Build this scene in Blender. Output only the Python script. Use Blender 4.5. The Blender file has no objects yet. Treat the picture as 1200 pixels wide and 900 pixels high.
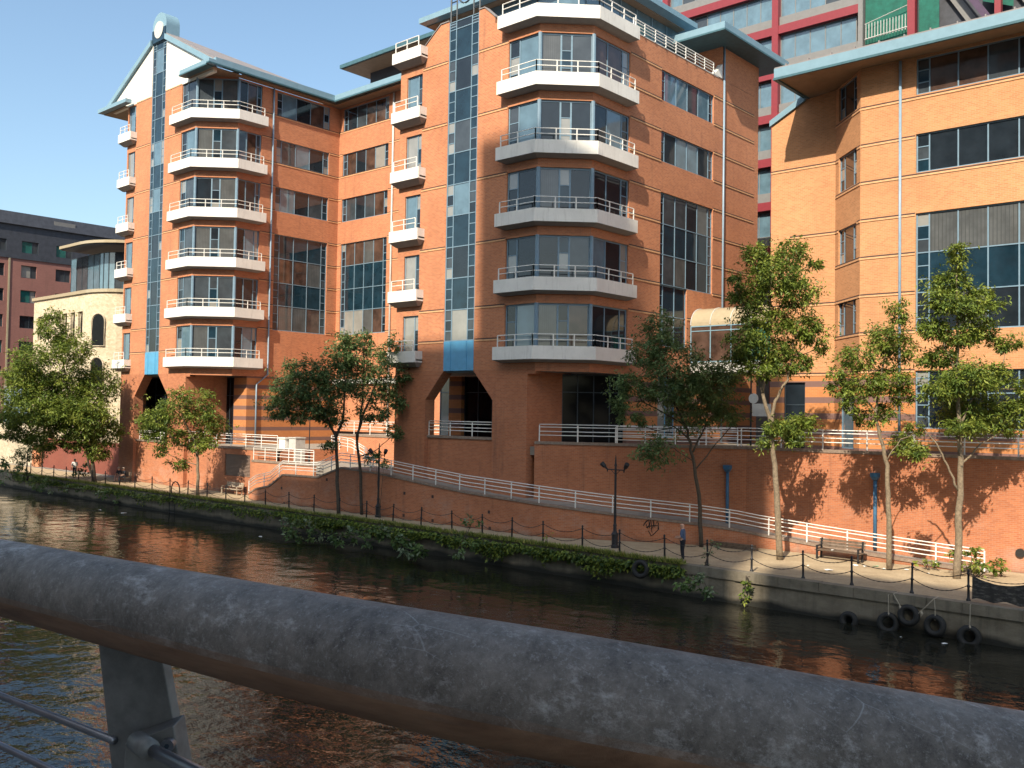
import bpy, bmesh, math, random
from mathutils import Vector, Matrix
SC = bpy.context.scene
COL = SC.collection
R = math.radians

# ------------------------------------------------------------------ camera, sky, sun, exposure
# World axes: X runs along the river bank (right), Y across the river to the buildings, Z up. Towpath z = 0, water z = -1.4.
CAM_Z = 6.9
FPX, PITCH, ROLL, AZ = 1111.56, 0.0299, 0.01562, 0.72578
def _cam_axes():
    cp, sp, cr, sr = math.cos(PITCH), math.sin(PITCH), math.cos(ROLL), math.sin(ROLL)
    r0, u0, fw = Vector((1, 0, 0)), Vector((0, -sp, cp)), Vector((0, cp, sp))
    rt, up = cr * r0 + sr * u0, cr * u0 - sr * r0
    s, c = math.sin(AZ), math.cos(AZ)
    def tr(d):                       # camera-aligned frame -> bank-aligned frame
        u, v = d.x * s + d.y * c, -d.x * c + d.y * s
        return Vector((-v, u, d.z))
    return tr(rt), tr(up), tr(fw)
RT, UP, FW = _cam_axes()
CAMP = Vector((0, 0, CAM_Z))
cam = bpy.data.cameras.new("camera"); camo = bpy.data.objects.new("camera", cam); COL.objects.link(camo)
camo.matrix_world = Matrix((( RT.x, UP.x, -FW.x, 0), (RT.y, UP.y, -FW.y, 0), (RT.z, UP.z, -FW.z, CAM_Z), (0, 0, 0, 1)))
cam.sensor_fit = 'HORIZONTAL'; cam.sensor_width = 36.0; cam.lens = FPX / 1200.0 * 36.0
cam.clip_start = 0.05; cam.clip_end = 3000
SC.camera = camo

SUN_EL = R(40.5)
SUN_H = Vector((-0.30, 1.0, 0)).normalized()          # horizontal travel direction of the light
world = bpy.data.worlds.new("World"); SC.world = world; world.use_nodes = True
nt = world.node_tree; nt.nodes.clear()
sky = nt.nodes.new("ShaderNodeTexSky"); sky.sky_type = 'NISHITA'; sky.sun_disc = False
sky.sun_elevation = SUN_EL
sky.sun_rotation = math.atan2(-SUN_H.x, -SUN_H.y)
sky.altitude = 30; sky.air_density = 1.0; sky.dust_density = 2.2; sky.ozone_density = 1.3
bg = nt.nodes.new("ShaderNodeBackground"); bg.inputs[1].default_value = 0.148
out = nt.nodes.new("ShaderNodeOutputWorld")
tint = nt.nodes.new('ShaderNodeMix'); tint.data_type = 'RGBA'; tint.blend_type = 'MULTIPLY'; tint.inputs[0].default_value = 1.0; tint.inputs[7].default_value = (.99, 1.05, 1.0, 1)
nt.links.new(sky.outputs[0], tint.inputs[6]); nt.links.new(tint.outputs[2], bg.inputs[0]); nt.links.new(bg.outputs[0], out.inputs[0])
sl = bpy.data.lights.new("sun", 'SUN'); sl.energy = 5.0; sl.angle = R(0.53); sl.color = (1.0, 0.88, 0.70)
so = bpy.data.objects.new("sun", sl); COL.objects.link(so)
sd = Vector((SUN_H.x * math.cos(SUN_EL), SUN_H.y * math.cos(SUN_EL), -math.sin(SUN_EL)))
so.rotation_euler = sd.to_track_quat('-Z', 'Y').to_euler(); so.location = (0, -30, 90)
SC.view_settings.view_transform = 'Standard'; SC.view_settings.look = 'None'
SC.view_settings.exposure = 0.62; SC.view_settings.gamma = 1.0; SC.view_settings.use_curve_mapping = False
SC.render.engine = 'CYCLES'
SC.cycles.use_denoising = True
SC.cycles.max_bounces = 6; SC.cycles.diffuse_bounces = 3; SC.cycles.glossy_bounces = 3; SC.cycles.transmission_bounces = 4
SC.cycles.transparent_max_bounces = 6
SC.cycles.caustics_reflective = False; SC.cycles.caustics_refractive = False

# ------------------------------------------------------------------ materials
def _new(name):
    m = bpy.data.materials.new(name); m.use_nodes = True
    n = m.node_tree; b = n.nodes["Principled BSDF"]
    return m, n, b
def _mix(n, fac, a, b):
    mx = n.nodes.new("ShaderNodeMix"); mx.data_type = 'RGBA'
    for sock, val in ((mx.inputs[0], fac), (mx.inputs[6], a), (mx.inputs[7], b)):
        if hasattr(val, "is_output"): n.links.new(val, sock)
        elif isinstance(val, (int, float)): sock.default_value = val
        else: sock.default_value = (*val, 1)
    return mx.outputs[2]
def _noise(n, scale, detail=4, rough=.6, vec=None):
    t = n.nodes.new("ShaderNodeTexNoise"); t.inputs["Scale"].default_value = scale
    t.inputs["Detail"].default_value = detail; t.inputs["Roughness"].default_value = rough
    if vec is not None: n.links.new(vec, t.inputs["Vector"])
    return t.outputs["Fac"]
def _ramp(n, fac, lo, hi):
    r = n.nodes.new("ShaderNodeMapRange"); n.links.new(fac, r.inputs[0])
    r.inputs[1].default_value = lo; r.inputs[2].default_value = hi; r.clamp = True
    return r.outputs[0]
def _pos(n, scale=(1, 1, 1)):
    g = n.nodes.new("ShaderNodeNewGeometry"); mp = n.nodes.new("ShaderNodeMapping")
    mp.inputs["Scale"].default_value = scale; n.links.new(g.outputs["Position"], mp.inputs["Vector"])
    return mp.outputs[0]
def _bump(n, b, h, strength, dist=.02):
    bp = n.nodes.new("ShaderNodeBump"); bp.inputs["Strength"].default_value = strength; bp.inputs["Distance"].default_value = dist
    n.links.new(h, bp.inputs["Height"]); n.links.new(bp.outputs[0], b.inputs["Normal"])
def _math(n, op, a, b=None):
    m = n.nodes.new("ShaderNodeMath"); m.operation = op
    for i, v in enumerate((a, b)):
        if v is None: continue
        if hasattr(v, "is_output"): n.links.new(v, m.inputs[i])
        else: m.inputs[i].default_value = v
    return m.outputs[0]
def plain(name, col, rough=.6, metal=0., var=.18, scale=3., bump=0., spec=.4, coat=0.):
    m, n, b = _new(name)
    p = _pos(n)
    d = tuple(c * (1 - var) for c in col); e = tuple(min(1, c * (1 + var)) for c in col)
    f = _ramp(n, _noise(n, scale, 5, .65, p), .3, .7)
    n.links.new(_mix(n, f, d, e), b.inputs["Base Color"])
    b.inputs["Roughness"].default_value = rough; b.inputs["Metallic"].default_value = metal
    b.inputs["Specular IOR Level"].default_value = spec; b.inputs["Coat Weight"].default_value = coat
    if bump: _bump(n, b, _noise(n, scale * 6, 4, .6, p), bump, .01)
    return m
def brick(name, c1, c2, mortar, banded=None, stain=.35, damp=False):
    m, n, b = _new(name)
    g = n.nodes.new("ShaderNodeNewGeometry")
    sn = n.nodes.new("ShaderNodeSeparateXYZ"); n.links.new(g.outputs["True Normal"], sn.inputs[0])
    cb = n.nodes.new("ShaderNodeCombineXYZ"); n.links.new(_math(n, 'MULTIPLY', sn.outputs[1], -1.0), cb.inputs[0]); n.links.new(sn.outputs[0], cb.inputs[1])
    dt = n.nodes.new("ShaderNodeVectorMath"); dt.operation = 'DOT_PRODUCT'
    n.links.new(cb.outputs[0], dt.inputs[0]); n.links.new(g.outputs["Position"], dt.inputs[1])
    sp = n.nodes.new("ShaderNodeSeparateXYZ"); n.links.new(g.outputs["Position"], sp.inputs[0])
    cv = n.nodes.new("ShaderNodeCombineXYZ"); n.links.new(dt.outputs["Value"], cv.inputs[0]); n.links.new(sp.outputs[2], cv.inputs[1])
    t = n.nodes.new("ShaderNodeTexBrick"); n.links.new(cv.outputs[0], t.inputs["Vector"])
    t.inputs["Scale"].default_value = 1.0; t.inputs["Brick Width"].default_value = .25; t.inputs["Row Height"].default_value = .088
    t.inputs["Mortar Size"].default_value = .009; t.inputs["Mortar Smooth"].default_value = .2; t.inputs["Bias"].default_value = -.1
    t.inputs["Color1"].default_value = (*c1, 1); t.inputs["Color2"].default_value = (*c2, 1); t.inputs["Mortar"].default_value = (*mortar, 1)
    pos = _pos(n)
    big = _ramp(n, _noise(n, .35, 5, .65, pos), .32, .72)
    col = _mix(n, _math(n, 'MULTIPLY', big, .36), t.outputs["Color"], tuple(x * .62 for x in c2))
    mid = _ramp(n, _noise(n, 2.6, 3, .7, _pos(n, (1, 1, 4))), .4, .75)
    col = _mix(n, _math(n, 'MULTIPLY', mid, .10), col, tuple(min(1, x * 1.35) for x in c1))
    streak = _ramp(n, _noise(n, 1.0, 4, .7, _pos(n, (1.6, 1.6, .12))), .56, .78)
    col = _mix(n, _math(n, 'MULTIPLY', streak, stain), col, (.09, .06, .05))
    if damp:                                           # lime bloom and damp towards the foot of the wall
        lo = _ramp(n, sp.outputs[2], 2.6, .6); bl = _ramp(n, _noise(n, .55, 6, .7, _pos(n, (1, 1, 1.7))), .50, .68)
        col = _mix(n, _math(n, 'MULTIPLY', _math(n, 'MULTIPLY', lo, bl), .42), col, (.46, .36, .30))
        wet = _ramp(n, _math(n, 'ADD', sp.outputs[2], _math(n, 'MULTIPLY', _noise(n, 1.4, 5, .7, pos), .7)), .62, .18)
        col = _mix(n, _math(n, 'MULTIPLY', wet, .6), col, (.07, .06, .045))
    if banded:
        z0, per, frac, bc = banded
        fr = _math(n, 'FRACT', _math(n, 'DIVIDE', _math(n, 'SUBTRACT', sp.outputs[2], z0), per))
        col = _mix(n, _math(n, 'LESS_THAN', fr, frac), col, bc)
    n.links.new(col, b.inputs["Base Color"])
    b.inputs["Roughness"].default_value = .85; b.inputs["Specular IOR Level"].default_value = .25
    _bump(n, b, t.outputs["Fac"], -.35, .01)
    return m
M = {}
M['brick'] = brick("red_orange_brick", (.56, .218, .102), (.41, .148, .073), (.50, .31, .21))
M['brick_low'] = brick("weathered_red_brick", (.50, .184, .084), (.37, .125, .060), (.43, .26, .18), stain=.5, damp=True)
M['brick_shaded'] = brick("tree_shaded_brick", (.24, .065, .045), (.19, .05, .036), (.2, .12, .09))  # red brick with the tree's shade put into its colour
M['brick_c'] = brick("orange_brick", (.60, .282, .128), (.46, .208, .094), (.51, .34, .21), stain=.12)
M['brick_band'] = brick("banded_brick", (.56, .22, .075), (.48, .18, .06), (.4, .24, .14), banded=(4.95, .92, .36, (.19, .11, .095)), stain=.1)
M['brick_hotel'] = brick("purple_brick", (.30, .135, .115), (.26, .115, .10), (.25, .15, .13))
M['course'] = plain("pale_brick_course", (.60, .33, .17), .8, scale=5)
M['groove'] = plain("dark_brick_joint", (.07, .042, .036), .9)
M['render'] = plain("white_render", (.80, .77, .70), .7, var=.05, scale=.6)
M['white'] = plain("white_paint", (.78, .77, .73), .45, var=.06, scale=4)
def streaked(name, col, dirt, amt):
    m, n, b = _new(name); p = _pos(n)
    c = _mix(n, _ramp(n, _noise(n, .9, 5, .65, p), .35, .7), col, tuple(x * .86 for x in col))
    s = _ramp(n, _noise(n, 2.2, 4, .75, _pos(n, (2.5, 2.5, .25))), .54, .76); c = _mix(n, _math(n, 'MULTIPLY', s, amt), c, dirt)
    f = _ramp(n, _noise(n, 11, 5, .8, p), .55, .75); c = _mix(n, _math(n, 'MULTIPLY', f, amt * .4), c, dirt)
    n.links.new(c, b.inputs["Base Color"]); b.inputs["Roughness"].default_value = .65; _bump(n, b, _noise(n, 18, 4, .7, p), .15, .01); return m
M['concrete_white'] = streaked("white_balcony_panel", (.80, .78, .73), (.30, .27, .23), .42)
M['soffit_grey'] = plain("grey_soffit", (.30, .29, .28), .8, var=.1)
M['blue'] = plain("pale_blue_metal", (.19, .31, .39), .4, var=.08, scale=2)
M['blue_deep'] = plain("blue_panel", (.10, .33, .55), .35, var=.12, scale=2)
M['blue_dark'] = plain("dark_teal_edge", (.05, .12, .15), .5)
M['frame'] = plain("blue_grey_frame", (.17, .26, .34), .4, var=.1)
M['frame_dark'] = plain("dark_frame", (.035, .05, .065), .4)
M['tan'] = plain("timber_soffit", (.27, .195, .135), .7, var=.15, scale=2)
M['rooftop'] = plain("grey_roof_sheet", (.23, .21, .21), .6, var=.15, scale=1)
M['stone_cap'] = plain("stone_coping", (.24, .18, .14), .85, var=.3, scale=6)
M['pipe'] = plain("blue_grey_pipe", (.22, .31, .40), .35, var=.1)
M['pipe_blue'] = plain("blue_downpipe", (.05, .14, .25), .45, var=.2)
M['black_iron'] = plain("black_iron", (.02, .02, .023), .5, var=.4, scale=12)
M['rubber'] = plain("black_rubber", (.022, .021, .020), .75, var=.3, scale=20)
M['rope'] = plain("grey_rope", (.34, .29, .22), .9)
M['old_wood'] = plain("weathered_wood", (.12, .085, .06), .8, var=.4, scale=8)
M['pale_wood'] = plain("pale_wood", (.36, .29, .22), .8, var=.25, scale=8)
M['bark'] = plain("grey_brown_bark", (.20, .155, .105), .9, var=.4, scale=9, bump=.5)
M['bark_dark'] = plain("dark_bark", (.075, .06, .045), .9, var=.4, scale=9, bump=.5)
M['red_steel'] = plain("red_steel", (.21, .030, .040), .45, var=.08)
M['grey_panel'] = plain("grey_panel", (.17, .17, .172), .6, var=.08)
M['grille'] = plain("louvre_grille", (.30, .22, .18), .7, var=.1)
M['slate'] = plain("dark_slate_cladding", (.045, .05, .065), .55, var=.25, scale=2)
M['cabinet'] = plain("pale_grey_paint", (.5, .5, .48), .6, var=.1)
M['stone_cream'] = None
def pane(name, col, rough=.04, coat=1., spec=.5, var=.25, stripes=None):
    m, n, b = _new(name)
    p = _pos(n)
    f = _ramp(n, _noise(n, 1.1, 3, .6, p), .3, .7)
    c = _mix(n, f, tuple(x * (1 - var) for x in col), tuple(min(1, x * (1 + var)) for x in col))
    if stripes:                                        # hanging vertical blinds behind the glass
        g = n.nodes.new("ShaderNodeNewGeometry"); s = n.nodes.new("ShaderNodeSeparateXYZ"); n.links.new(g.outputs["Position"], s.inputs[0])
        fr = _math(n, 'FRACT', _math(n, 'MULTIPLY', _math(n, 'ADD', s.outputs[0], s.outputs[1]), stripes))
        c = _mix(n, _math(n, 'LESS_THAN', fr, .22), c, tuple(x * .72 for x in col))
    n.links.new(c, b.inputs["Base Color"])
    b.inputs["Roughness"].default_value = rough; b.inputs["Specular IOR Level"].default_value = spec
    b.inputs["Coat Weight"].default_value = coat; b.inputs["Coat Roughness"].default_value = .02
    _bump(n, b, _noise(n, .8, 2, .5, p), .06, .05)
    return m
M['glass'] = pane("dark_window_glass", (.014, .020, .027), coat=.25, spec=.45)
M['glass_mid'] = pane("grey_window_glass", (.045, .055, .065), coat=.3)
M['glass_spandrel'] = pane("blue_black_spandrel_glass", (.010, .028, .044), var=.35, coat=.2)
M['glass_blind'] = pane("glass_over_pale_blind", (.25, .25, .235), var=.12)
M['glass_curtain'] = pane("glass_over_vertical_blind", (.085, .09, .092), coat=.4, stripes=5.5)
M['glass_brown'] = pane("glass_over_brown_room", (.07, .042, .032), var=.5, coat=.3)
M['glass_sky'] = pane("sky_reflection_glass", (.10, .17, .22), var=.2)  # sky reflection put into the pane colour
M['glass_green'] = pane("glass_over_teal_curtain", (.02, .12, .11))
PANES = ['glass', 'glass_mid', 'glass_blind', 'glass_curtain', 'glass_brown', 'glass_spandrel', 'glass_sky', 'glass_green']

# ------------------------------------------------------------------ mesh helpers
class MB:
    def __init__(s): s.v = []; s.f = []; s.m = []
    def face(s, pts, mi=0):
        i = len(s.v); s.v += [tuple(p) for p in pts]; s.f.append(tuple(range(i, i + len(pts)))); s.m.append(mi)
    def hexa(s, b, t, mi=0):                      # two quads, bottom and top, same winding
        i = len(s.v); s.v += [tuple(p) for p in b] + [tuple(p) for p in t]; k = len(b)
        s.f.append(tuple(range(i + k - 1, i - 1, -1))); s.f.append(tuple(range(i + k, i + 2 * k)))
        s.m += [mi, mi]
        for a in range(k):
            c = (a + 1) % k; s.f.append((i + a, i + c, i + k + c, i + k + a)); s.m.append(mi)
    def box(s, x0, x1, y0, y1, z0, z1, mi=0):
        s.hexa([(x0, y0, z0), (x1, y0, z0), (x1, y1, z0), (x0, y1, z0)], [(x0, y0, z1), (x1, y0, z1), (x1, y1, z1), (x0, y1, z1)], mi)
    def fbox(s, F, s0, s1, z0, z1, d0, d1, mi=0):  # box in a facet's frame, d = distance proud of it
        q = [F.p(a, z0, d) for a, d in ((s0, d1), (s1, d1), (s1, d0), (s0, d0))]
        w = [F.p(a, z1, d) for a, d in ((s0, d1), (s1, d1), (s1, d0), (s0, d0))]
        s.hexa(q, w, mi)
    def prism(s, poly, z0, z1, mi=0):              # poly counter-clockwise in XY
        s.hexa([(x, y, z0) for x, y in poly], [(x, y, z1) for x, y in poly], mi)
    def tube(s, path, rad, seg=6, mi=0, caps=True):
        path = [Vector(p) for p in path]; n = len(path)
        if not isinstance(rad, (list, tuple)): rad = [rad] * n
        base = len(s.v); ref = None
        for i, p in enumerate(path):
            t = (path[min(i + 1, n - 1)] - path[max(i - 1, 0)])
            t = t.normalized() if t.length > 1e-9 else Vector((0, 0, 1))
            if ref is None: ref = Vector((0, 0, 1)) if abs(t.z) < .9 else Vector((1, 0, 0))
            a = t.cross(ref); a = a.normalized() if a.length > 1e-6 else t.orthogonal().normalized()
            b = t.cross(a).normalized(); ref = a.cross(t) if False else ref
            for k in range(seg):
                ang = 2 * math.pi * k / seg
                q = p + (a * math.cos(ang) + b * math.sin(ang)) * rad[i]; s.v.append(tuple(q))
        for i in range(n - 1):
            for k in range(seg):
                c = (k + 1) % seg
                s.f.append((base + i * seg + k, base + (i + 1) * seg + k, base + (i + 1) * seg + c, base + i * seg + c)); s.m.append(mi)
        if caps:
            s.f.append(tuple(base + k for k in range(seg))); s.m.append(mi)
            s.f.append(tuple(base + (n - 1) * seg + k for k in reversed(range(seg)))); s.m.append(mi)
    def lathe(s, prof, at=(0, 0, 0), seg=12, mi=0):
        base = len(s.v); n = len(prof)
        for r, z in prof:
            for k in range(seg):
                a = 2 * math.pi * k / seg; s.v.append((at[0] + r * math.cos(a), at[1] + r * math.sin(a), at[2] + z))
        for i in range(n - 1):
            for k in range(seg):
                c = (k + 1) % seg; s.f.append((base + i * seg + k, base + i * seg + c, base + (i + 1) * seg + c, base + (i + 1) * seg + k)); s.m.append(mi)
        s.f.append(tuple(base + k for k in reversed(range(seg)))); s.m.append(mi)
        s.f.append(tuple(base + (n - 1) * seg + k for k in range(seg))); s.m.append(mi)
    def torus(s, c, axis, R0, r0, seg=24, sub=10, mi=0):
        c = Vector(c); ax = Vector(axis).normalized(); a = ax.orthogonal().normalized(); b = ax.cross(a); base = len(s.v)
        for i in range(seg):
            t = 2 * math.pi * i / seg; d = a * math.cos(t) + b * math.sin(t)
            for k in range(sub):
                q = 2 * math.pi * k / sub; s.v.append(tuple(c + d * (R0 + r0 * math.cos(q)) + ax * (r0 * 1.25 * math.sin(q))))
        for i in range(seg):
            for k in range(sub):
                j, l = (i + 1) % seg, (k + 1) % sub
                s.f.append((base + i * sub + k, base + j * sub + k, base + j * sub + l, base + i * sub + l)); s.m.append(mi)
    def build(s, name, mats, parent=None, smooth=False):
        me = bpy.data.meshes.new(name); me.from_pydata(s.v, [], s.f)
        if not isinstance(mats, (list, tuple)): mats = [mats]
        for m in mats: me.materials.append(m)
        if len(mats) > 1: me.polygons.foreach_set("material_index", s.m)
        if smooth: me.polygons.foreach_set("use_smooth", [True] * len(s.f))
        me.update()
        o = bpy.data.objects.new(name, me); COL.objects.link(o)
        if parent is not None: adopt(o, parent)
        return o
ROOTLOC = {}
def adopt(o, parent):
    o.parent = parent
    off = ROOTLOC.get(parent.name)
    if off is None and parent.parent is not None: off = None
    if off: o.matrix_parent_inverse = Matrix.Translation(-Vector(off))
def thing(name, label, cat, loc=(0, 0, 0), group=None):
    o = bpy.data.objects.new(name, None); COL.objects.link(o); o.location = loc; o.empty_display_size = .3
    ROOTLOC[o.name] = loc
    o['label'] = label; o['category'] = cat
    if group: o['group'] = group
    return o
def tag(o, label, cat, group=None, kind=None):
    if label: o['label'] = label
    if cat: o['category'] = cat
    if group: o['group'] = group
    if kind: o['kind'] = kind
    return o
def struct(o): o['kind'] = 'structure'; return o
def dup(root, loc, rotz=0, label=None):
    r = root.copy(); COL.objects.link(r); r.location = loc; r.rotation_euler = (0, 0, rotz)
    if label: r['label'] = label
    for ch in root.children:
        c = ch.copy(); COL.objects.link(c); c.parent = r
        for g in ch.children:
            d = g.copy(); COL.objects.link(d); d.parent = c
    return r
def at(px, py, w):                                    # point seen at photo pixel (px, py) at forward distance w
    return CAMP + (FW + RT * ((px - 600) / FPX) - UP * ((py - 450) / FPX)) * w
def depth_of(p): return (Vector(p) - CAMP).dot(FW)
class Facet:
    def __init__(s, p0, p1):
        s.a = Vector((p0[0], p0[1])); d = Vector((p1[0], p1[1])) - s.a; s.L = d.length; s.t = d / s.L; s.n = Vector((s.t.y, -s.t.x))
    def p(s, a, z, d=0.):
        q = s.a + s.t * a + s.n * d; return (q.x, q.y, z)
def wall_cells(mb, F, s0, s1, z0, z1, holes=(), depth=.22, mi=0, rev=None):
    """A wall face with rectangular openings (s0, s1, z0, z1) and their reveals."""
    ss = sorted({s0, s1} | {h[0] for h in holes} | {h[1] for h in holes}); zs = sorted({z0, z1} | {h[2] for h in holes} | {h[3] for h in holes})
    ss = [x for x in ss if s0 - 1e-6 <= x <= s1 + 1e-6]; zs = [x for x in zs if z0 - 1e-6 <= x <= z1 + 1e-6]
    for i in range(len(ss) - 1):
        for j in range(len(zs) - 1):
            cs, cz = (ss[i] + ss[i + 1]) / 2, (zs[j] + zs[j + 1]) / 2
            if any(h[0] < cs < h[1] and h[2] < cz < h[3] for h in holes): continue
            mb.face([F.p(ss[i], zs[j]), F.p(ss[i + 1], zs[j]), F.p(ss[i + 1], zs[j + 1]), F.p(ss[i], zs[j + 1])], mi)
    r = mi if rev is None else rev
    for a, b, c, d in holes:
        mb.face([F.p(a, c), F.p(a, d), F.p(a, d, -depth), F.p(a, c, -depth)], r)
        mb.face([F.p(b, d), F.p(b, c), F.p(b, c, -depth), F.p(b, d, -depth)], r)
        mb.face([F.p(a, d), F.p(b, d), F.p(b, d, -depth), F.p(a, d, -depth)], r)
        mb.face([F.p(b, c), F.p(a, c), F.p(a, c, -depth), F.p(b, c, -depth)], r)
RNG = random.Random(7)
def window(parent, F, s0, s1, z0, z1, cols, rows=None, rec=.12, mix=None, fm='frame', bar=.07, name='window', skip=None, spandrel=None, label=None):
    """cols: list of (width share, kind); kind 'w' one pane, 'n' stack of small panes. rows: z breaks. One frame mesh with its panes as a sub-part."""
    fr = MB(); pn = MB(); tot = sum(c[0] for c in cols); zb = rows or [z0, z1]
    mix = mix or ['glass', 'glass_mid', 'glass_blind', 'glass_curtain', 'glass']
    d0, d1 = -rec - .06, -rec + .02
    xs = [s0]
    for c in cols: xs.append(xs[-1] + (s1 - s0) * c[0] / tot)
    fr.fbox(F, s0, s0 + bar, z0, z1, d0, d1); fr.fbox(F, s1 - bar, s1, z0, z1, d0, d1)
    fr.fbox(F, s0 + bar, s1 - bar, z0, z0 + bar, d0, d1 - .002); fr.fbox(F, s0 + bar, s1 - bar, z1 - bar, z1, d0, d1 - .002)
    for x in xs[1:-1]: fr.fbox(F, x - bar * .45, x + bar * .45, z0 + bar, z1 - bar, d0, d1 - .004)
    for zr in zb[1:-1]: fr.fbox(F, s0 + bar, s1 - bar, zr - bar * .4, zr + bar * .4, d0, d1 - .008)
    for i, (w, k) in enumerate(cols):
        for j in range(len(zb) - 1):
            if skip and skip(i, j): continue
            a, b, c, d = xs[i], xs[i + 1], zb[j], zb[j + 1]
            ps = 'glass_spandrel' if (spandrel and spandrel(j)) else RNG.choice(mix)
            if k == 'n':
                h = (d - c) / 3
                for q in range(3):
                    pk = ps if ps == 'glass_spandrel' else RNG.choice(['glass', 'glass_mid', 'glass_blind', 'glass_spandrel'])
                    pn.face([F.p(a, c + q * h, -rec - .02), F.p(b, c + q * h, -rec - .02), F.p(b, c + (q + 1) * h, -rec - .02), F.p(a, c + (q + 1) * h, -rec - .02)], PANES.index(pk))
                    if q: fr.fbox(F, a + .02, b - .02, c + q * h - .025, c + q * h + .025, d0, d1 - .012)
            else:
                tw = RNG.uniform(-.006, .006); tz = RNG.uniform(-.006, .006)
                pn.face([F.p(a, c, -rec - .02 - tw - tz), F.p(b, c, -rec - .02 + tw - tz), F.p(b, d, -rec - .02 + tw + tz), F.p(a, d, -rec - .02 - tw + tz)], PANES.index(ps))
    o = fr.build(name, M[fm], parent); g = pn.build('pane', [M[k] for k in PANES], None)
    g.parent = o
    if label: o['label'] = label
    return o
def glass_only(mb, F, s0, s1, z0, z1, d=0., mi=0): mb.face([F.p(s0, z0, d), F.p(s1, z0, d), F.p(s1, z1, d), F.p(s0, z1, d)], mi)
def rail_path(pts, h): return [(p[0], p[1], p[2] + h) for p in pts]
def resample(pts, step):
    P = [Vector(p) for p in pts]; out = []; carry = 0.
    L = sum((P[i + 1] - P[i]).length for i in range(len(P) - 1)); n = max(1, round(L / step)); st = L / n; out = [P[0]]; acc = 0.; nxt = st
    for i in range(len(P) - 1):
        seg = (P[i + 1] - P[i]).length
        while nxt <= acc + seg + 1e-6 and len(out) < n + 1:
            out.append(P[i].lerp(P[i + 1], (nxt - acc) / seg)); nxt += st
        acc += seg
    if len(out) < n + 1: out.append(P[-1])
    return out
def railing(label, pts, h=.95, step=2.0, heights=(.3, .6, .82, .95), r=.028, name='railing', mat='white'):
    t = thing(name, label, 'railing', tuple(pts[0]))
    for k in heights: 
        m = MB(); m.tube(rail_path(pts, k * h / .95), r, 6); m.build('rail', M[mat], t, True)
    for q in resample(pts, step):
        m = MB(); m.box(q.x - .03, q.x + .03, q.y - .02, q.y + .02, q.z, q.z + h - .04); m.build('post', M[mat], t)
    return t
ORD = ['first', 'second', 'third', 'fourth', 'fifth', 'sixth', 'seventh', 'eighth', 'ninth', 'tenth', 'eleventh', 'twelfth', 'thirteenth', 'fourteenth',
       'fifteenth', 'sixteenth', 'seventeenth', 'eighteenth', 'nineteenth', 'twentieth'] + ['twenty-' + k for k in ('first', 'second', 'third', 'fourth', 'fifth', 'sixth', 'seventh', 'eighth', 'ninth')] + ['thirtieth'] + ['thirty-' + k for k in ('first', 'second', 'third', 'fourth', 'fifth', 'sixth', 'seventh', 'eighth', 'ninth')]
# ------------------------------------------------------------------ setting: ground, river, quay
def mat_ground():
    m, n, b = _new("dusty_path")
    p = _pos(n)
    a = _ramp(n, _noise(n, .9, 6, .7, p), .35, .68)
    c = _mix(n, a, (.33, .255, .165), (.47, .375, .25))
    f = _ramp(n, _noise(n, 9, 4, .7, p), .45, .7)
    c = _mix(n, _math(n, 'MULTIPLY', f, .35), c, (.13, .10, .07))
    n.links.new(c, b.inputs["Base Color"]); b.inputs["Roughness"].default_value = .95; b.inputs["Specular IOR Level"].default_value = .2
    _bump(n, b, _noise(n, 14, 4, .7, p), .4, .02); return m
def mat_quay():
    m, n, b = _new("stained_quay_concrete")
    p = _pos(n)
    c = _mix(n, _ramp(n, _noise(n, .8, 6, .7, _pos(n, (1, 1, 1.8))), .3, .7), (.125, .105, .075), (.235, .205, .155))
    s = _ramp(n, _noise(n, 1.3, 4, .7, _pos(n, (2, 2, .15))), .5, .75)
    c = _mix(n, _math(n, 'MULTIPLY', s, .6), c, (.06, .055, .04))
    g = n.nodes.new("ShaderNodeNewGeometry"); z = n.nodes.new("ShaderNodeSeparateXYZ"); n.links.new(g.outputs["Position"], z.inputs[0])
    wob = _math(n, 'ADD', z.outputs[2], _math(n, 'MULTIPLY', _noise(n, .7, 3, .5, p), .5))
    c = _mix(n, _ramp(n, wob, -.78, -1.0), c, (.018, .018, .014))       # black tide line
    n.links.new(c, b.inputs["Base Color"]); b.inputs["Roughness"].default_value = .9
    _bump(n, b, _noise(n, 5, 5, .7, p), .6, .04); return m
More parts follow.
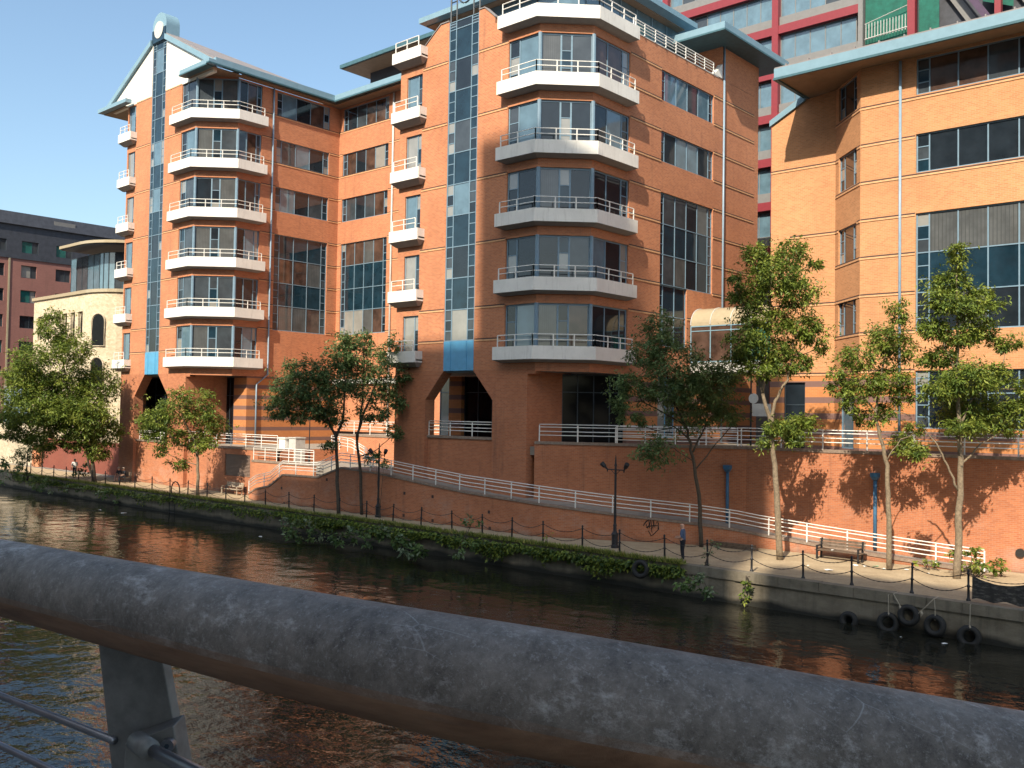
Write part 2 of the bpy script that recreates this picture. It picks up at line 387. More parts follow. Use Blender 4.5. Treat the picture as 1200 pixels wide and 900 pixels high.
def mat_water():
    m, n, b = _new("brown_river_water")
    b.inputs["Base Color"].default_value = (.018, .017, .012, 1); b.inputs["Roughness"].default_value = .03
    b.inputs["IOR"].default_value = 1.333; b.inputs["Specular IOR Level"].default_value = .5
    p = _pos(n, (1, 1.25, 1))
    h1 = _noise(n, .55, 2, .5, p); h2 = _noise(n, 1.9, 3, .55, p); h3 = _noise(n, 5.5, 2, .5, _pos(n, (1, 1.5, 1)))
    patch = _ramp(n, _noise(n, .055, 3, .5, p), .38, .62)
    g = n.nodes.new("ShaderNodeNewGeometry"); sy = n.nodes.new("ShaderNodeSeparateXYZ"); n.links.new(g.outputs["Position"], sy.inputs[0])
    near = _ramp(n, sy.outputs[1], 27, 14)                            # choppier in the current by the bridge
    patch = _math(n, 'ADD', patch, _math(n, 'MULTIPLY', near, .9))
    h = _math(n, 'ADD', _math(n, 'MULTIPLY', h1, _math(n, 'ADD', .9, _math(n, 'MULTIPLY', near, .9))), _math(n, 'MULTIPLY', h2, _math(n, 'ADD', _math(n, 'MULTIPLY', patch, .28), .16)))
    h = _math(n, 'ADD', h, _math(n, 'MULTIPLY', h3, _math(n, 'ADD', _math(n, 'MULTIPLY', patch, .075), .015)))
    _bump(n, b, h, 1.0, .068); return m
M['path'] = mat_ground(); M['quay'] = mat_quay(); M['water'] = mat_water()
M['paving'] = plain("grey_paving", (.26, .24, .21), .9, scale=2)
M['earth'] = plain("bare_earth", (.10, .08, .05), .95, var=.4, scale=4)
def mat_stone(name, c1, c2):
    m, n, b = _new(name); p = _pos(n, (1, 1, 1.6))
    v = n.nodes.new("ShaderNodeTexVoronoi"); v.inputs["Scale"].default_value = 3.6; n.links.new(p, v.inputs["Vector"])
    s = n.nodes.new("ShaderNodeSeparateXYZ"); n.links.new(v.outputs["Color"], s.inputs[0])
    c = _mix(n, s.outputs[0], c1, c2); c = _mix(n, _math(n, 'MULTIPLY', _ramp(n, _noise(n, .5, 5, .7, _pos(n)), .4, .7), .35), c, tuple(x * .55 for x in c1))
    n.links.new(c, b.inputs["Base Color"]); b.inputs["Roughness"].default_value = .9; _bump(n, b, v.outputs["Distance"], .5, .04); return m
M['stone_cream'] = mat_stone("cream_rubble_stone", (.50, .41, .28), (.64, .55, .41))
M['stone_low'] = mat_stone("pale_old_stone", (.40, .34, .25), (.54, .47, .36))

m = MB(); m.face([(-1500, 38.5, -.004), (1500, 38.5, -.004), (1500, 1800, -.004), (-1500, 1800, -.004)])
m.face([(-1500, -1500, 2.0), (1500, -1500, 2.0), (1500, -6, 2.0), (-1500, -6, 2.0)])
m.face([(-1500, -6, -3), (-1500, -6, 2), (1500, -6, 2), (1500, -6, -3)])
struct(m.build('ground', M['paving']))
m = MB(); m.face([(-260, -6, -1.4), (260, -6, -1.4), (260, 38.3, -1.4), (-260, 38.3, -1.4)]); struct(m.build('water', M['water']))
m = MB(); m.face([(-160, 38.42, 0), (60, 38.42, 0), (60, 47.55, 0), (-25.0, 47.55, 0), (-35.8, 42.6, 0), (-62, 42.6, 0), (-160, 44.6, 0)]); struct(m.build('towpath', M['path']))

M['verge'] = plain("mossy_verge", (.19, .20, .06), .95, var=.55, scale=5, bump=.6)
m = MB(); vv = [(-100 + i * 1.1) for i in range(71)]; rv = random.Random(4); yv = [38.5 + rv.uniform(-.12, .16) for _ in vv]
for i in range(70): m.face([(vv[i], 38.08, .045), (vv[i + 1], 38.08, .045), (vv[i + 1], yv[i + 1], .05), (vv[i], yv[i], .05)])
struct(m.build('grass_verge', M['verge']))
# quay wall with a coping course of worn stones
q = thing('quay_wall', 'stained concrete river wall with worn coping below the towpath', 'quay wall', (-40, 38.3, -1.4))
m = MB(); m.face([(-260, 38.2, -3), (260, 38.2, -3), (260, 38.2, -.36), (-260, 38.2, -.36)]); m.face([(-260, 38.2, -.36), (260, 38.2, -.36), (260, 38.3, -.36), (-260, 38.3, -.36)])
m.build('wall_face', M['quay'], q)
m = MB(); x = -150.; rr = random.Random(3)
while x < 60:
    w = rr.uniform(1.2, 2.2); j = rr.uniform(-.012, .012); k = rr.uniform(-.02, .02)
    m.hexa([(x, 38.12 + k, -.38), (x + w - .012, 38.12 + k, -.38), (x + w - .012, 38.62, -.38), (x, 38.62, -.38)],
           [(x, 38.14 + k, .03 + j), (x + w - .012, 38.13 + k, .03 + j), (x + w - .012, 38.62, .035 + j), (x, 38.62, .035 + j)]); x += w
m.build('coping', M['quay'], q)

# terraces (raised paved decks behind the brick retaining walls)
m = MB(); m.prism([(-48.1, 48.7), (-48.1, 43.1), (-39.0, 43.1), (-39.0, 42.75), (-35.9, 42.75), (-25.0, 47.9), (-4, 47.9), (-4, 80), (-62, 80), (-62, 48.7)], 4.4, 4.9)
struct(m.build('terrace', M['paving']))
m = MB(); m.prism([(-87, 43.12), (-62.16, 43.12), (-62.16, 80), (-87, 80)], 3.2, 3.72); struct(m.build('lower_terrace', M['paving']))
# ------------------------------------------------------------------ the brick office building with two towers and its recessed middle
T8 = math.tan(math.pi / 8)
def extr(mb, F, poly, d0, d1, mi=0):
    """polygon (s, z), counter-clockwise seen from outside, extruded from depth d0 (front) back to d1"""
    mb.hexa([F.p(a, z, d1) for a, z in poly], [F.p(a, z, d0) for a, z in poly], mi)
def offset_line(P, p):
    out = []
    for i, q in enumerate(P):
        q = Vector(q)
        dirs = [((Vector(P[k + 1]) - Vector(P[k])).normalized()) for k in (i - 1, i) if 0 <= k < len(P) - 1]
        ns = [Vector((d.y, -d.x)) for d in dirs]
        if len(ns) == 1: out.append(q + ns[0] * p)
        else:
            b = (ns[0] + ns[1]).normalized(); out.append(q + b * (p / b.dot(ns[0])))
    return out
def balcony(root, line, zb, ht=.78, p=.65, under=.16, rails=(.36, .68), post=1.45, rail=True, inset=.35):
    """white panel balcony wrapping a wall line, with a sloping grey underside and a white railing"""
    o0, o1 = offset_line(line, p), offset_line(line, p - .1)
    m = MB(); n = len(line)
    for i in range(n - 1):
        m.hexa([(*o0[i], zb), (*o0[i + 1], zb), (*o1[i + 1], zb), (*o1[i], zb)], [(*o0[i], zb + ht), (*o0[i + 1], zb + ht), (*o1[i + 1], zb + ht), (*o1[i], zb + ht)])
    w = offset_line(line, .005)
    for e, q in ((0, 1), (n - 1, -1)):
        d = (Vector(line[1]) - Vector(line[0])).normalized() if e == 0 else (Vector(line[-2]) - Vector(line[-1])).normalized()
        a, b = o1[e], w[e]; c = b + d * .1; f = a + d * .1
        pts = [a, f, c, b] if e == n - 1 else [a, b, c, f]
        m.hexa([(*k, zb + .001) for k in pts][::-1] if e == n - 1 else [(*k, zb + .001) for k in pts][::-1], [(*k, zb + ht - .001) for k in pts][::-1])
    for i in range(n - 1): m.hexa([(*o1[i], zb + .1), (*o1[i + 1], zb + .1), (*w[i + 1], zb + .1), (*w[i], zb + .1)], [(*o1[i], zb + .2), (*o1[i + 1], zb + .2), (*w[i + 1], zb + .2), (*w[i], zb + .2)])
    b = m.build('balcony', M['concrete_white'], root)
    u = MB(); ln = [Vector(k) for k in line]
    l2 = ln[:]; l2[0] = ln[0] + (ln[1] - ln[0]).normalized() * inset; l2[-1] = ln[-1] + (ln[-2] - ln[-1]).normalized() * inset
    i0, w2 = offset_line(l2, p * .35), offset_line(l2, .005)
    for i in range(n - 1): u.hexa([(*i0[i], zb - under), (*i0[i + 1], zb - under), (*w2[i + 1], zb - under), (*w2[i], zb - under)], [(*o0[i], zb), (*o0[i + 1], zb), (*w[i + 1], zb), (*w[i], zb)])
    s = u.build('underside', M['soffit_grey']); s.parent = b
    if rail:
        r = MB(); o2 = offset_line(l2, p - .08); pts = [(*k, zb + ht) for k in o2]
        for h in rails: r.tube(rail_path(pts, h), .028, 6)
        for k in range(n - 1):
            for q in resample([pts[k], pts[k + 1]], post): r.box(q.x - .028, q.x + .028, q.y - .028, q.y + .028, q.z, q.z + rails[-1])
        g = r.build('railing', M['white']); g.parent = b
    return b
def course(root, F, s0, s1, z):
    mb = MB(); mb.fbox(F, s0, s1, z - .07, z + .025, 0, .035, 0); mb.fbox(F, s0, s1, z + .025, z + .105, 0, .012, 1)
    mb.build('string_course', [M['course'], M['groove']], root)

def tower(root, X, Y0, YB, lv, zc, wall_hi, right_holes, right_end, ztop_f, ztop_r, n_bay, arch, zground):
    """one tower: X = dict of X positions; lv = balcony/window head levels from the lowest; zc = course spacing"""
    st = lv[1] - lv[0]; k = st / 4.02
    F = Facet((X['corner'], Y0), (X['c1'], Y0)); G = Facet((X['c1'], Y0), (X['c2'], YB)); Rr = Facet((X['c2'], YB), (X['c2'], right_end))
    sx = lambda x: x - X['corner']
    zb = lv[0]
    wall = MB(); holes = []; zp0 = lv[0] + .15 * k; zgl = lv[0] + 2.0 * k
    sw0, sw1 = sx(X['sw'][0]), sx(X['sw'][1]); st0, st1 = sx(X['strip'][0]), sx(X['strip'][1]); bw = sx(X['bay'])
    for i in range(1, n_bay + 1):
        h = lv[i]; holes.append((sw0, sw1, h - 3.05 * k, h - .18)); holes.append((bw, F.L, h - 3.1 * k, h))
    holes.append((st0, st1, zp0, ztop_f))
    wall_cells(wall, F, 0, F.L, zp0, wall_hi, [q for q in holes], .16)
    for q in [q for q in holes if q[0] == bw]: pass
    gh = [(0, G.L, lv[i] - 3.1 * k, lv[i]) for i in range(1, n_bay + 1)]
    wall_cells(wall, G, 0, G.L, lv[0], lv[n_bay] + .6, gh, .16)
    re = X['bay_end'] - YB
    rh = [(0, re, lv[i] - 3.1 * k, lv[i]) for i in range(1, n_bay + 1)]
    wall_cells(wall, Rr, 0, Rr.L, lv[0], ztop_r, rh + right_holes, .16)
    # windows of every storey
    for i in range(1, n_bay + 1):
        h = lv[i]; f = h - 3.1 * k
        window(root, F, sw0, sw1, h - 3.05 * k, h - .18, [(1.0, 'w'), (.42, 'n')], mix=['glass_sky', 'glass_blind', 'glass_sky'])
        window(root, F, bw, F.L - .02, f, h, [(.7, 'n'), (1.4, 'w')], bar=.09, mix=['glass_sky', 'glass_mid', 'glass'])
        window(root, G, .02, G.L - .02, f, h, [(1.25, 'w'), (.62, 'n'), (1.25, 'w')], bar=.11, mix=['glass_curtain', 'glass', 'glass_mid', 'glass_curtain', 'glass_brown'])
        window(root, Rr, .02, re, f, h, [(1.5, 'w'), (1.5, 'w'), (.7, 'n')], fm='frame', bar=.09, mix=['glass_sky', 'glass', 'glass', 'glass_brown'])
    for i in range(1, n_bay + 1):
        for cx_, cy_ in ((X['c1'], Y0), (X['c2'], YB)):
            po = MB(); po.tube([(cx_ - .03, cy_ + .07, lv[i] - 3.1 * k), (cx_ - .03, cy_ + .07, lv[i])], .13, 8); po.build('bay_post', M['frame'], root)
    # glass stair strip
    rows = []; z = zgl
    while z < ztop_f - .4: rows.append(z); z += zc
    rows.append(ztop_f)
    window(root, F, st0, st1, rows[0], rows[-1], [(.62, 'n'), (1.4, 'w'), (.62, 'n')], rows=rows, rec=.04, mix=['glass', 'glass_mid', 'glass_sky', 'glass', 'glass_blind'], spandrel=lambda j: j % 2 == 1, name='stair_window')
    bp = MB(); bp.fbox(F, st0, st1, zp0 - .02, zgl, -.2, .02)
    for a in (st0 + (st1 - st0) * .235, st0 + (st1 - st0) * .765): bp.fbox(F, a - .03, a + .03, zp0, zgl, .02, .05)
    bp.build('blue_panel', M['blue_deep'], root)
    for i in range(1, n_bay + 1):
        course(root, F, sw1 + .06, st0 - .05, lv[i]); course(root, F, st1 + .05, bw - .02, lv[i])
    course(root, F, sw1 + .06, st0 - .05, zgl); course(root, F, st1 + .05, bw - .3, zgl)
    z = lv[1]
    while z < ztop_r - 1:
        segs = [(re + .05, Rr.L)]
        for a, b, c, d in right_holes:
            if c - .02 < z < d + .02:
                ns = []
                for s0, s1 in segs:
                    if a - .03 > s0 and b < s1: ns += [(s0, a - .03), (b + .03, s1)]
                    elif b < s0 or a > s1: ns.append((s0, s1))
                    elif a - .03 > s0: ns.append((s0, a - .03))
                    elif b + .03 < s1: ns.append((b + .03, s1))
                segs = ns
        for s0, s1 in segs: course(root, Rr, s0, s1, z)
        z += zc
    # balconies
    line = [(X['bal'], Y0), (X['c1'], Y0), (X['c2'], YB), (X['c2'], X['bal_end'])]
    for i in range(0, n_bay + (1 if arch == 'ring' else 0)):
        balcony(root, line, lv[i] + .68 * k, .78 * k)
    sl = [(X['sb'][0], Y0), (X['sb'][1], Y0)]
    for i in range(0, n_bay + (1 if arch == 'ring' else 0)): balcony(root, sl, lv[i] + .72 * k, .74 * k, under=.3, inset=.28, post=1.2)
    # ground storey: piers, the splayed opening under the stair strip, the recess under the bay
    oc = (st0 + st1) / 2; half = X['open']
    a, b = oc - half, oc + half; zk = zp0 - 1.86 * k; zs = zground
    low = MB(); pe = sx(X['pier_r'])
    extr(low, F, [(0, 0), (a, 0), (a, zk), (st0, zp0 - .03), (st0, zp0 - .001), (0, zp0 - .001)], 0, -.85)
    extr(low, F, [(b, 0), (pe, 0), (pe, zp0 - .001), (st1, zp0 - .001), (st1, zp0 - .03), (b, zk)], 0, -.85)
    low.fbox(F, a + .002, b - .002, 0, zs - .16, -.6, -.28)
    low.fbox(F, pe, F.L, lv[0] - .15, lv[0], -.5, -.002)
    low.face([F.p(pe - .02, 0, -.85), F.p(pe - .02, zp0, -.85), F.p(pe - .02, zp0, -4.2), F.p(pe - .02, 0, -4.2)][::-1])
    # lintel band over the recess
    extr(low, Facet((X['pier_r'] - .3, Y0 + .02), (X['c1'], Y0 + .02)), [(0, lv[0] - .14), (X['c1'] - X['pier_r'] + .3, lv[0] - .14), (X['c1'] - X['pier_r'] + .3, lv[0] + .2), (0, lv[0] + .2)], 0, -.5)
    low.build('pier', M['brick_low'], root)
    cp = MB(); cp.fbox(F, a + .004, b - .004, zs - .16, zs, -.62, -.2); cp.build('coping', M['stone_cap'], root)
    # ceiling over the covered ways
    ce = MB(); ce.box(X['corner'] + .05, X['c2'] - .1, YB + .05, right_end - .3, lv[0] + .02, lv[0] + .3); ce.prism([(X['corner'] + .05, Y0 + .3), (X['c1'] - .2, Y0 + .3), (X['c2'] - .2, YB + .05), (X['corner'] + .05, YB + .05)], lv[0] + .02, lv[0] + .3)
    ce.build('ceiling', M['soffit_grey'], root)
    wall.build('wall', M['brick'], root)
    return F, G, Rr, (a, b)

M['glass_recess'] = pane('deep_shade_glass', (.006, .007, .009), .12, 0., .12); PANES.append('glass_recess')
BR = thing('brick_building', 'red brick office building with two balconied towers and tall glass stair strips', 'building', (-62, 55, 0))
LB = [9.34 + 4.02 * i for i in range(6)]
XB = dict(corner=-48.1, c1=-35.83, c2=-33.57, sw=(-47.45, -45.95), strip=(-43.5, -40.85), bay=-38.3, bay_end=48.5, bal=-38.68, bal_end=48.55, sb=(-48.3, -45.5), open=2.98, pier_r=-36.43)
c0 = 44.66
RHB = [(52.1 - c0, 58.8 - c0, 27.43, 29.44), (52.1 - c0, 58.8 - c0, 23.41, 25.42), (52.1 - c0, 58.8 - c0, 15.37, 21.40), (52.1 - c0, 55.45 - c0, 11.35, 15.37)]
FB, GB, RB, openB = tower(BR, XB, 42.4, c0, LB, 2.01, 30.9, RHB, 64.8, 32.0, 30.93, 5, 'ring', 5.35)
six = [(.5, 'n'), (1.35, 'w'), (1.35, 'w'), (1.35, 'w'), (1.35, 'w'), (.5, 'n')]
window(BR, RB, *RHB[0], six, mix=['glass_sky', 'glass_sky', 'glass_mid']); window(BR, RB, *RHB[1], six, mix=['glass_sky', 'glass_mid', 'glass'])
window(BR, RB, *RHB[2], six, rows=[15.37, 17.38, 19.39, 21.4], mix=['glass', 'glass_mid', 'glass_curtain'], spandrel=lambda j: j == 1)
window(BR, RB, *RHB[3], [(.5, 'n'), (1.35, 'w'), (1.35, 'w')], rows=[11.35, 13.36, 15.37 - .06], mix=['glass', 'glass_curtain'], spandrel=lambda j: j == 1)
LA = [9.69 + 4.27 * i for i in range(6)] + [35.5]
XA = dict(corner=-86.95, c1=-74.52, c2=-72.02, sw=(-86.75, -85.35), strip=(-82.4, -79.95), bay=-77.0, bay_end=47.3, bal=-77.95, bal_end=47.55, sb=(-87.5, -85.1), open=3.02, pier_r=-75.2)
a0 = 44.9; sA = 48.86 - a0; eA = 54.7 - a0
RHA = [(sA, eA, 33.2, 35.35), (sA, eA, 28.95, 31.05), (sA, eA, 24.6, 26.78), (sA, eA, 13.9, 22.52)]
FA, GA, RA, openA = tower(BR, XA, 42.4, a0, LA[:6] + [35.42], 2.13, 35.3, RHA, 55.88, 40.2, 35.5, 6, 'disc', 3.9)
five = [(.5, 'n'), (1.3, 'w'), (1.3, 'w'), (1.3, 'w'), (.5, 'n')]
for i in range(3): window(BR, RA, *RHA[i], five, mix=['glass_mid', 'glass_brown', 'glass', 'glass_sky'])
window(BR, RA, *RHA[3], five, rows=[13.9, 16.15, 18.2, 20.4, 22.52], mix=['glass', 'glass_brown', 'glass_curtain'], spandrel=lambda j: j in (1, 3))
# recessed middle
NO = Facet((-72.02, 55.88), (-46.0, 55.88)); w0, w1 = .55, 7.1
RHN = [(w0, w1, 33.2, 35.35), (w0, w1, 28.95, 31.05), (w0, w1, 24.6, 26.78), (w0, w1, 13.9, 22.52)]
nm = MB(); wall_cells(nm, NO, 0, NO.L, 4.9, 35.5, RHN, .16); nm.build('wall', M['brick'], BR)
six2 = [(.5, 'n'), (1.2, 'w'), (1.2, 'w'), (1.2, 'w'), (1.2, 'w'), (.5, 'n')]
for i in range(3): window(BR, NO, *RHN[i], six2, mix=['glass_mid', 'glass_blind', 'glass_brown', 'glass'])
window(BR, NO, *RHN[3], six2, rows=[13.9, 16.15, 18.2, 20.4, 22.52], mix=['glass_blind', 'glass_brown', 'glass_curtain'], spandrel=lambda j: j in (1, 2))
z = 11.85
while z < 34:
    segs = [(0, NO.L)]
    for a, b, c, d in RHN:
        if c - .02 < z < d + .02: segs = [(0, a - .03), (b + .03, NO.L)]
    for s0, s1 in segs: course(BR, NO, s0, s1, z)
    z += 2.13
window(BR, NO, 1.0, 9.0, 5.0, 9.2, [(1, 'w')] * 6, rows=[5.0, 7.2, 9.2], mix=['glass', 'glass_blind', 'glass_mid'])
dk = MB(); dk.fbox(NO, 0, NO.L, 9.3, 9.75, 0, .25); dk.build('canopy_band', M['cabinet'], BR)
m = MB(); m.face([(-48.1, 42.42, 9.34), (-48.1, 55.88, 9.34), (-48.1, 55.88, 31), (-48.1, 42.42, 31)]); m.build('wall', M['brick'], BR); m = MB(); m.face([(-86.95, 80, 0), (-86.95, 42.42, 0), (-86.95, 42.42, 35.4), (-86.95, 80, 35.4)][::-1]); m.build('wall', M['brick'], BR)
# ground storey walls behind the piers
gw = MB(); gl = MB()
extr(gw, Facet((-33.57, 48.5), (-33.57, 64.8)), [(0, 0), (3.5, 0), (3.5, 9.34), (0, 9.34)], 0, -.4); extr(gw, Facet((-33.57, 48.5), (-33.57, 64.8)), [(5.6, 0), (16.3, 0), (16.3, 9.34), (5.6, 9.34)], 0, -.4)
extr(gw, Facet((-33.57, 48.5), (-33.57, 64.8)), [(3.5, 0), (5.6, 0), (5.6, 5.4), (3.5, 5.4)], 0, -.4)
gw.build('banded_wall', M['brick_band'], BR); gw = MB(); gw.box(-46.5, -45.3, 45.9, 46.2, 4.9, 9.3); gw.build('banded_wall', M['brick_band'], BR); gw = MB()
gw.box(-74.0, -72.02, 46.4, 46.8, 3.72, 9.7); gw.box(-72.3, -72.02, 46.8, 55.88, 3.72, 9.68)
gw.build('banded_wall', M['brick_band'], BR); gw = MB(); gw.box(-86.9, -86.1, 44.2, 44.5, 3.72, 9.6)
gw.build('banded_wall', M['brick_band'], BR)
window(BR, Facet((-33.57, 48.5), (-33.57, 64.8)), 3.5, 5.6, 5.4, 9.34, [(1, 'w'), (1, 'w')], fm='blue_deep', mix=['glass_mid', 'glass_blind'])
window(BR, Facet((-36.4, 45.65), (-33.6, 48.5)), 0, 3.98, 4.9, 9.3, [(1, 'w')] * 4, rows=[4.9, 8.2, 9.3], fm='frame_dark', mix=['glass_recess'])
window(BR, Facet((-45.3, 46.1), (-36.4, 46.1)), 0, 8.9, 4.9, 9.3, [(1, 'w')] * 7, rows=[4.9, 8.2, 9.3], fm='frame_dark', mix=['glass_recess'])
window(BR, Facet((-47.7, 46.1), (-46.5, 46.1)), 0, 1.2, 4.9, 9.3, [(1, 'w')], rows=[4.9, 8.2, 9.3], fm='frame', mix=['glass_sky'])
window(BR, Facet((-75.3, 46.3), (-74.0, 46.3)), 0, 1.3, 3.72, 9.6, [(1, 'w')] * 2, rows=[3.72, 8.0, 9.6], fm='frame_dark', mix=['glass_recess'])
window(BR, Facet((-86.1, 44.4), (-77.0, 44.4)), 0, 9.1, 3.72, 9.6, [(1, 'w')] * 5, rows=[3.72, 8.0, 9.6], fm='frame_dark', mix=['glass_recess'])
# base wall of the left tower with two louvred grilles
bw_ = MB(); FBs = Facet((-86.95, 42.75), (-62.0, 42.75)); s_ = lambda v: 86.95 - v
wall_cells(bw_, FBs, 2.6, FBs.L, 0, 3.6, [(s_(82.6), s_(80.5), 1.07, 2.9), (s_(69.3), s_(65.6), 1.4, 3.15)], .12); bw_.build('wall', M['brick_low'], BR)
for a, b, c, d in ((s_(82.6), s_(80.5), 1.07, 2.9), (s_(69.3), s_(65.6), 1.4, 3.15)):
    g = MB(); g.face([FBs.p(a, c, -.12), FBs.p(b, c, -.12), FBs.p(b, d, -.12), FBs.p(a, d, -.12)]); z = c + .04
    while z < d - .05: g.hexa([FBs.p(a, z, -.11), FBs.p(b, z, -.11), FBs.p(b, z + .02, -.04), FBs.p(a, z + .02, -.04)], [FBs.p(a, z + .03, -.11), FBs.p(b, z + .03, -.11), FBs.p(b, z + .05, -.04), FBs.p(a, z + .05, -.04)]); z += .11
    g.build('grille', M['grille'], BR)
m = MB(); m.fbox(FBs, 11.8, FBs.L, 3.6, 3.76, -.5, .05); m.fbox(FBs, 2.9, 8.6, 3.6, 3.76, -.5, -.02); m.build('coping', M['stone_cap'], BR)

# left tower roof: white gable, verges, eaves, ridge ornament
gz0, gx, gs = 35.33, -81.2, .52; apex = 40.75
gb = MB()
def gz(x): return apex - abs(x - gx) * gs
for x0, x1 in ((-90.0, -82.42), (-79.93, -71.9)):
    P = [(x0, gz0), (x1, gz0), (x1, gz(x1)), (x0, gz(x0))] if x0 < gx < 0 and x1 < gx else [(x0, gz0), (x1, gz0), (x1, max(gz(x1), gz0 + .02)), (x0, gz(x0))]
    gb.hexa([(x, 42.7, z) for x, z in P], [(x, 42.38, z) for x, z in P])
gb.build('gable', M['render'], BR)
vg = MB()
for sgn, xe in ((-1, -91.4), (1, -71.1)):
    x0 = gx + sgn * 1.25; P = [(x0, gz(x0)), (xe, gz(xe)), (xe, gz(xe) + .5), (x0, gz(x0) + .5)]
    if sgn < 0: P = P[::-1]
    vg.hexa([(x, 42.75, z) for x, z in P], [(x, 42.12, z) for x, z in P])
# eaves over the bays and along the right side
vg.box(-75.9, -71.08, 41.45, 42.1, 35.62, 36.05); vg.box(-71.5, -71.08, 42.1, 54.5, 35.75, 36.3); vg.box(-71.5, -46.0, 54.5, 54.9, 35.75, 36.3)
vg.box(-91.4, -85.7, 41.5, 42.1, 35.40, 35.75)
vg.build('fascia', M['blue'], BR)
sf = MB(); sf.box(-75.8, -71.5, 41.9, 44.9, 35.56, 35.62); sf.box(-72.1, -71.5, 44.9, 54.9, 35.56, 35.7); sf.box(-72.0, -46.0, 54.9, 56.0, 35.56, 35.7); sf.build('soffit', M['tan'], BR); sf = MB(); sf.box(-91.3, -86.9, 42.1, 46, 35.34, 35.4); sf.build('soffit', M['tan'], BR)
rf = MB()
rf.hexa([(gx, 42.3, apex + .2), (-71.1, 42.3, gz(-71.1) + .3), (-71.1, 54.4, gz(-71.1) + .3)], [(gx, 42.3, apex + .6), (-71.1, 42.3, gz(-71.1) + .62), (-71.1, 54.4, gz(-71.1) + .62)])
rf.hexa([(-91.4, 42.3, gz(-91.4) + .2), (gx, 42.3, apex + .2), (-91.4, 54, gz(-91.4) + .2)], [(-91.4, 42.3, gz(-91.4) + .5), (gx, 42.3, apex + .6), (-91.4, 54, gz(-91.4) + .5)])
rf.box(-91, -46, 54.6, 72, 35.9, 36.2)
rf.build('roof', M['rooftop'], BR)
# round-headed cap on the left stair strip
cap = MB(); cx, rad = -81.18, 1.24; zc_ = 41.6; seg = 20
pts = [(cx - rad, 40.2)] + [(cx + rad * math.cos(math.pi - math.pi * i / seg), zc_ + rad * math.sin(math.pi * i / seg)) for i in range(seg + 1)] + [(cx + rad, 40.2)]
pts = pts[::-1]
cap.hexa([(x, 43.6, z) for x, z in pts][::-1], [(x, 42.3, z) for x, z in pts][::-1]); cap.build('arched_cap', M['blue'], BR)
disc = MB(); disc.hexa([(cx + .78 * math.cos(t), 42.3, zc_ - .35 + .78 * math.sin(t)) for t in [2 * math.pi * i / 24 for i in range(24)]], [(cx + .78 * math.cos(t), 42.2, zc_ - .35 + .78 * math.sin(t)) for t in [2 * math.pi * i / 24 for i in range(24)]]); disc.build('round_panel', M['cabinet'], BR)
gp = MB(); gp.box(-82.4, -79.96, 42.24, 42.3, 40.2, 41.35); gp.build('pane', M['glass_spandrel'], BR)

# right tower: sloped parapet shoulders, open ring over the stair strip
ps = MB(); s0, s1 = -43.5 + 48.1, -40.85 + 48.1
extr(ps, FB, [(0.2, 30.9), (s0, 30.9), (s0, 32.05), (s0 - .75, 32.05), (2.35, 30.95)], 0, -.35); ps.build('parapet', M['brick'], BR); ps = MB(); extr(ps, FB, [(s1, 30.9), (8.62, 30.9), (8.62, 31.3), (7.75, 32.1), (s1, 32.1)], 0, -.35)
ps.build('parapet', M['brick'], BR)
pc = MB(); 
for a, b in (((2.3, 30.97), (s0 - .78, 32.07)), ((s0 - .78, 32.07), (s0, 32.07)), ((s1, 32.12), (7.75, 32.12)), ((7.75, 32.12), (8.66, 31.3))):
    extr(pc, FB, [(a[0], a[1]), (b[0], b[1]), (b[0], b[1] + .07), (a[0], a[1] + .07)], .05, -.4)
pc.build('coping', M['rooftop'], BR)
rg = MB(); cxb = (s0 + s1) / 2
for rr_, n0 in ((1.28, 0), ):
    rg.tube([FB.p(cxb - rr_, 32.0, -.1)] + [FB.p(cxb + rr_ * math.cos(math.pi - math.pi * i / 20), 34.4 + rr_ * math.sin(math.pi * i / 20), -.1) for i in range(21)] + [FB.p(cxb + rr_, 32.0, -.1)], .06, 6)
rg.tube([FB.p(cxb + .72 * math.cos(2 * math.pi * i / 24), 34.0 + 1.0 * math.sin(2 * math.pi * i / 24), -.1) for i in range(25)], .06, 6)
for sgn in (-1, 1):
    rg.tube([FB.p(cxb + sgn * .75, 32.0, -.1), FB.p(cxb + sgn * .75, 34.2, -.1)], .05, 6)
    for z in (32.5, 33.3): rg.tube([FB.p(cxb + sgn * .75, z, -.1), FB.p(cxb + sgn * 1.28, z, -.1)], .04, 6)
rg.build('ring_frame', M['frame_dark'], BR)
# roof terrace wall line of the right tower, its railing and the set-back top storey
tr = MB(); pts = [(-33.5, 48.7, 30.93), (-33.5, 58.6, 30.93)]
for h in (.2, .4, .6, .78): tr.tube(rail_path(pts, h), .028, 6)
for q in resample(pts, 1.25): tr.box(q.x - .03, q.x + .03, q.y - .03, q.y + .03, q.z, q.z + .78)
tr.build('railing', M['white'], BR)
m = MB(); m.box(-33.9, -33.54, 48.6, 59.4, 30.9, 30.97); m.hexa([(-33.9, 58.6, 30.97), (-33.52, 58.6, 30.97), (-33.52, 59.9, 30.97), (-33.9, 59.9, 30.97)], [(-33.9, 58.9, 31.1), (-33.52, 58.9, 31.1), (-33.52, 59.9, 32.0), (-33.9, 59.9, 32.0)]); m.build('coping', M['concrete_white'], BR)
m = MB(); m.face([(-47.6, 42.7, 30.7), (-36, 42.7, 30.7), (-33.8, 45, 30.7), (-33.8, 60, 30.7), (-47.6, 60, 30.7)]); m.build('roof', M['rooftop'], BR)
ph = MB(); ph.box(-50, -36.9, 47.5, 64, 30.7, 34.95); ph.build('penthouse_wall', M['glass_sky'], BR)
m = MB()
for i in range(8): m.box(-36.9, -36.84, 48.2 + i * 1.9, 48.3 + i * 1.9, 30.7, 34.9)
m.build('window_frame', M['frame'], BR)
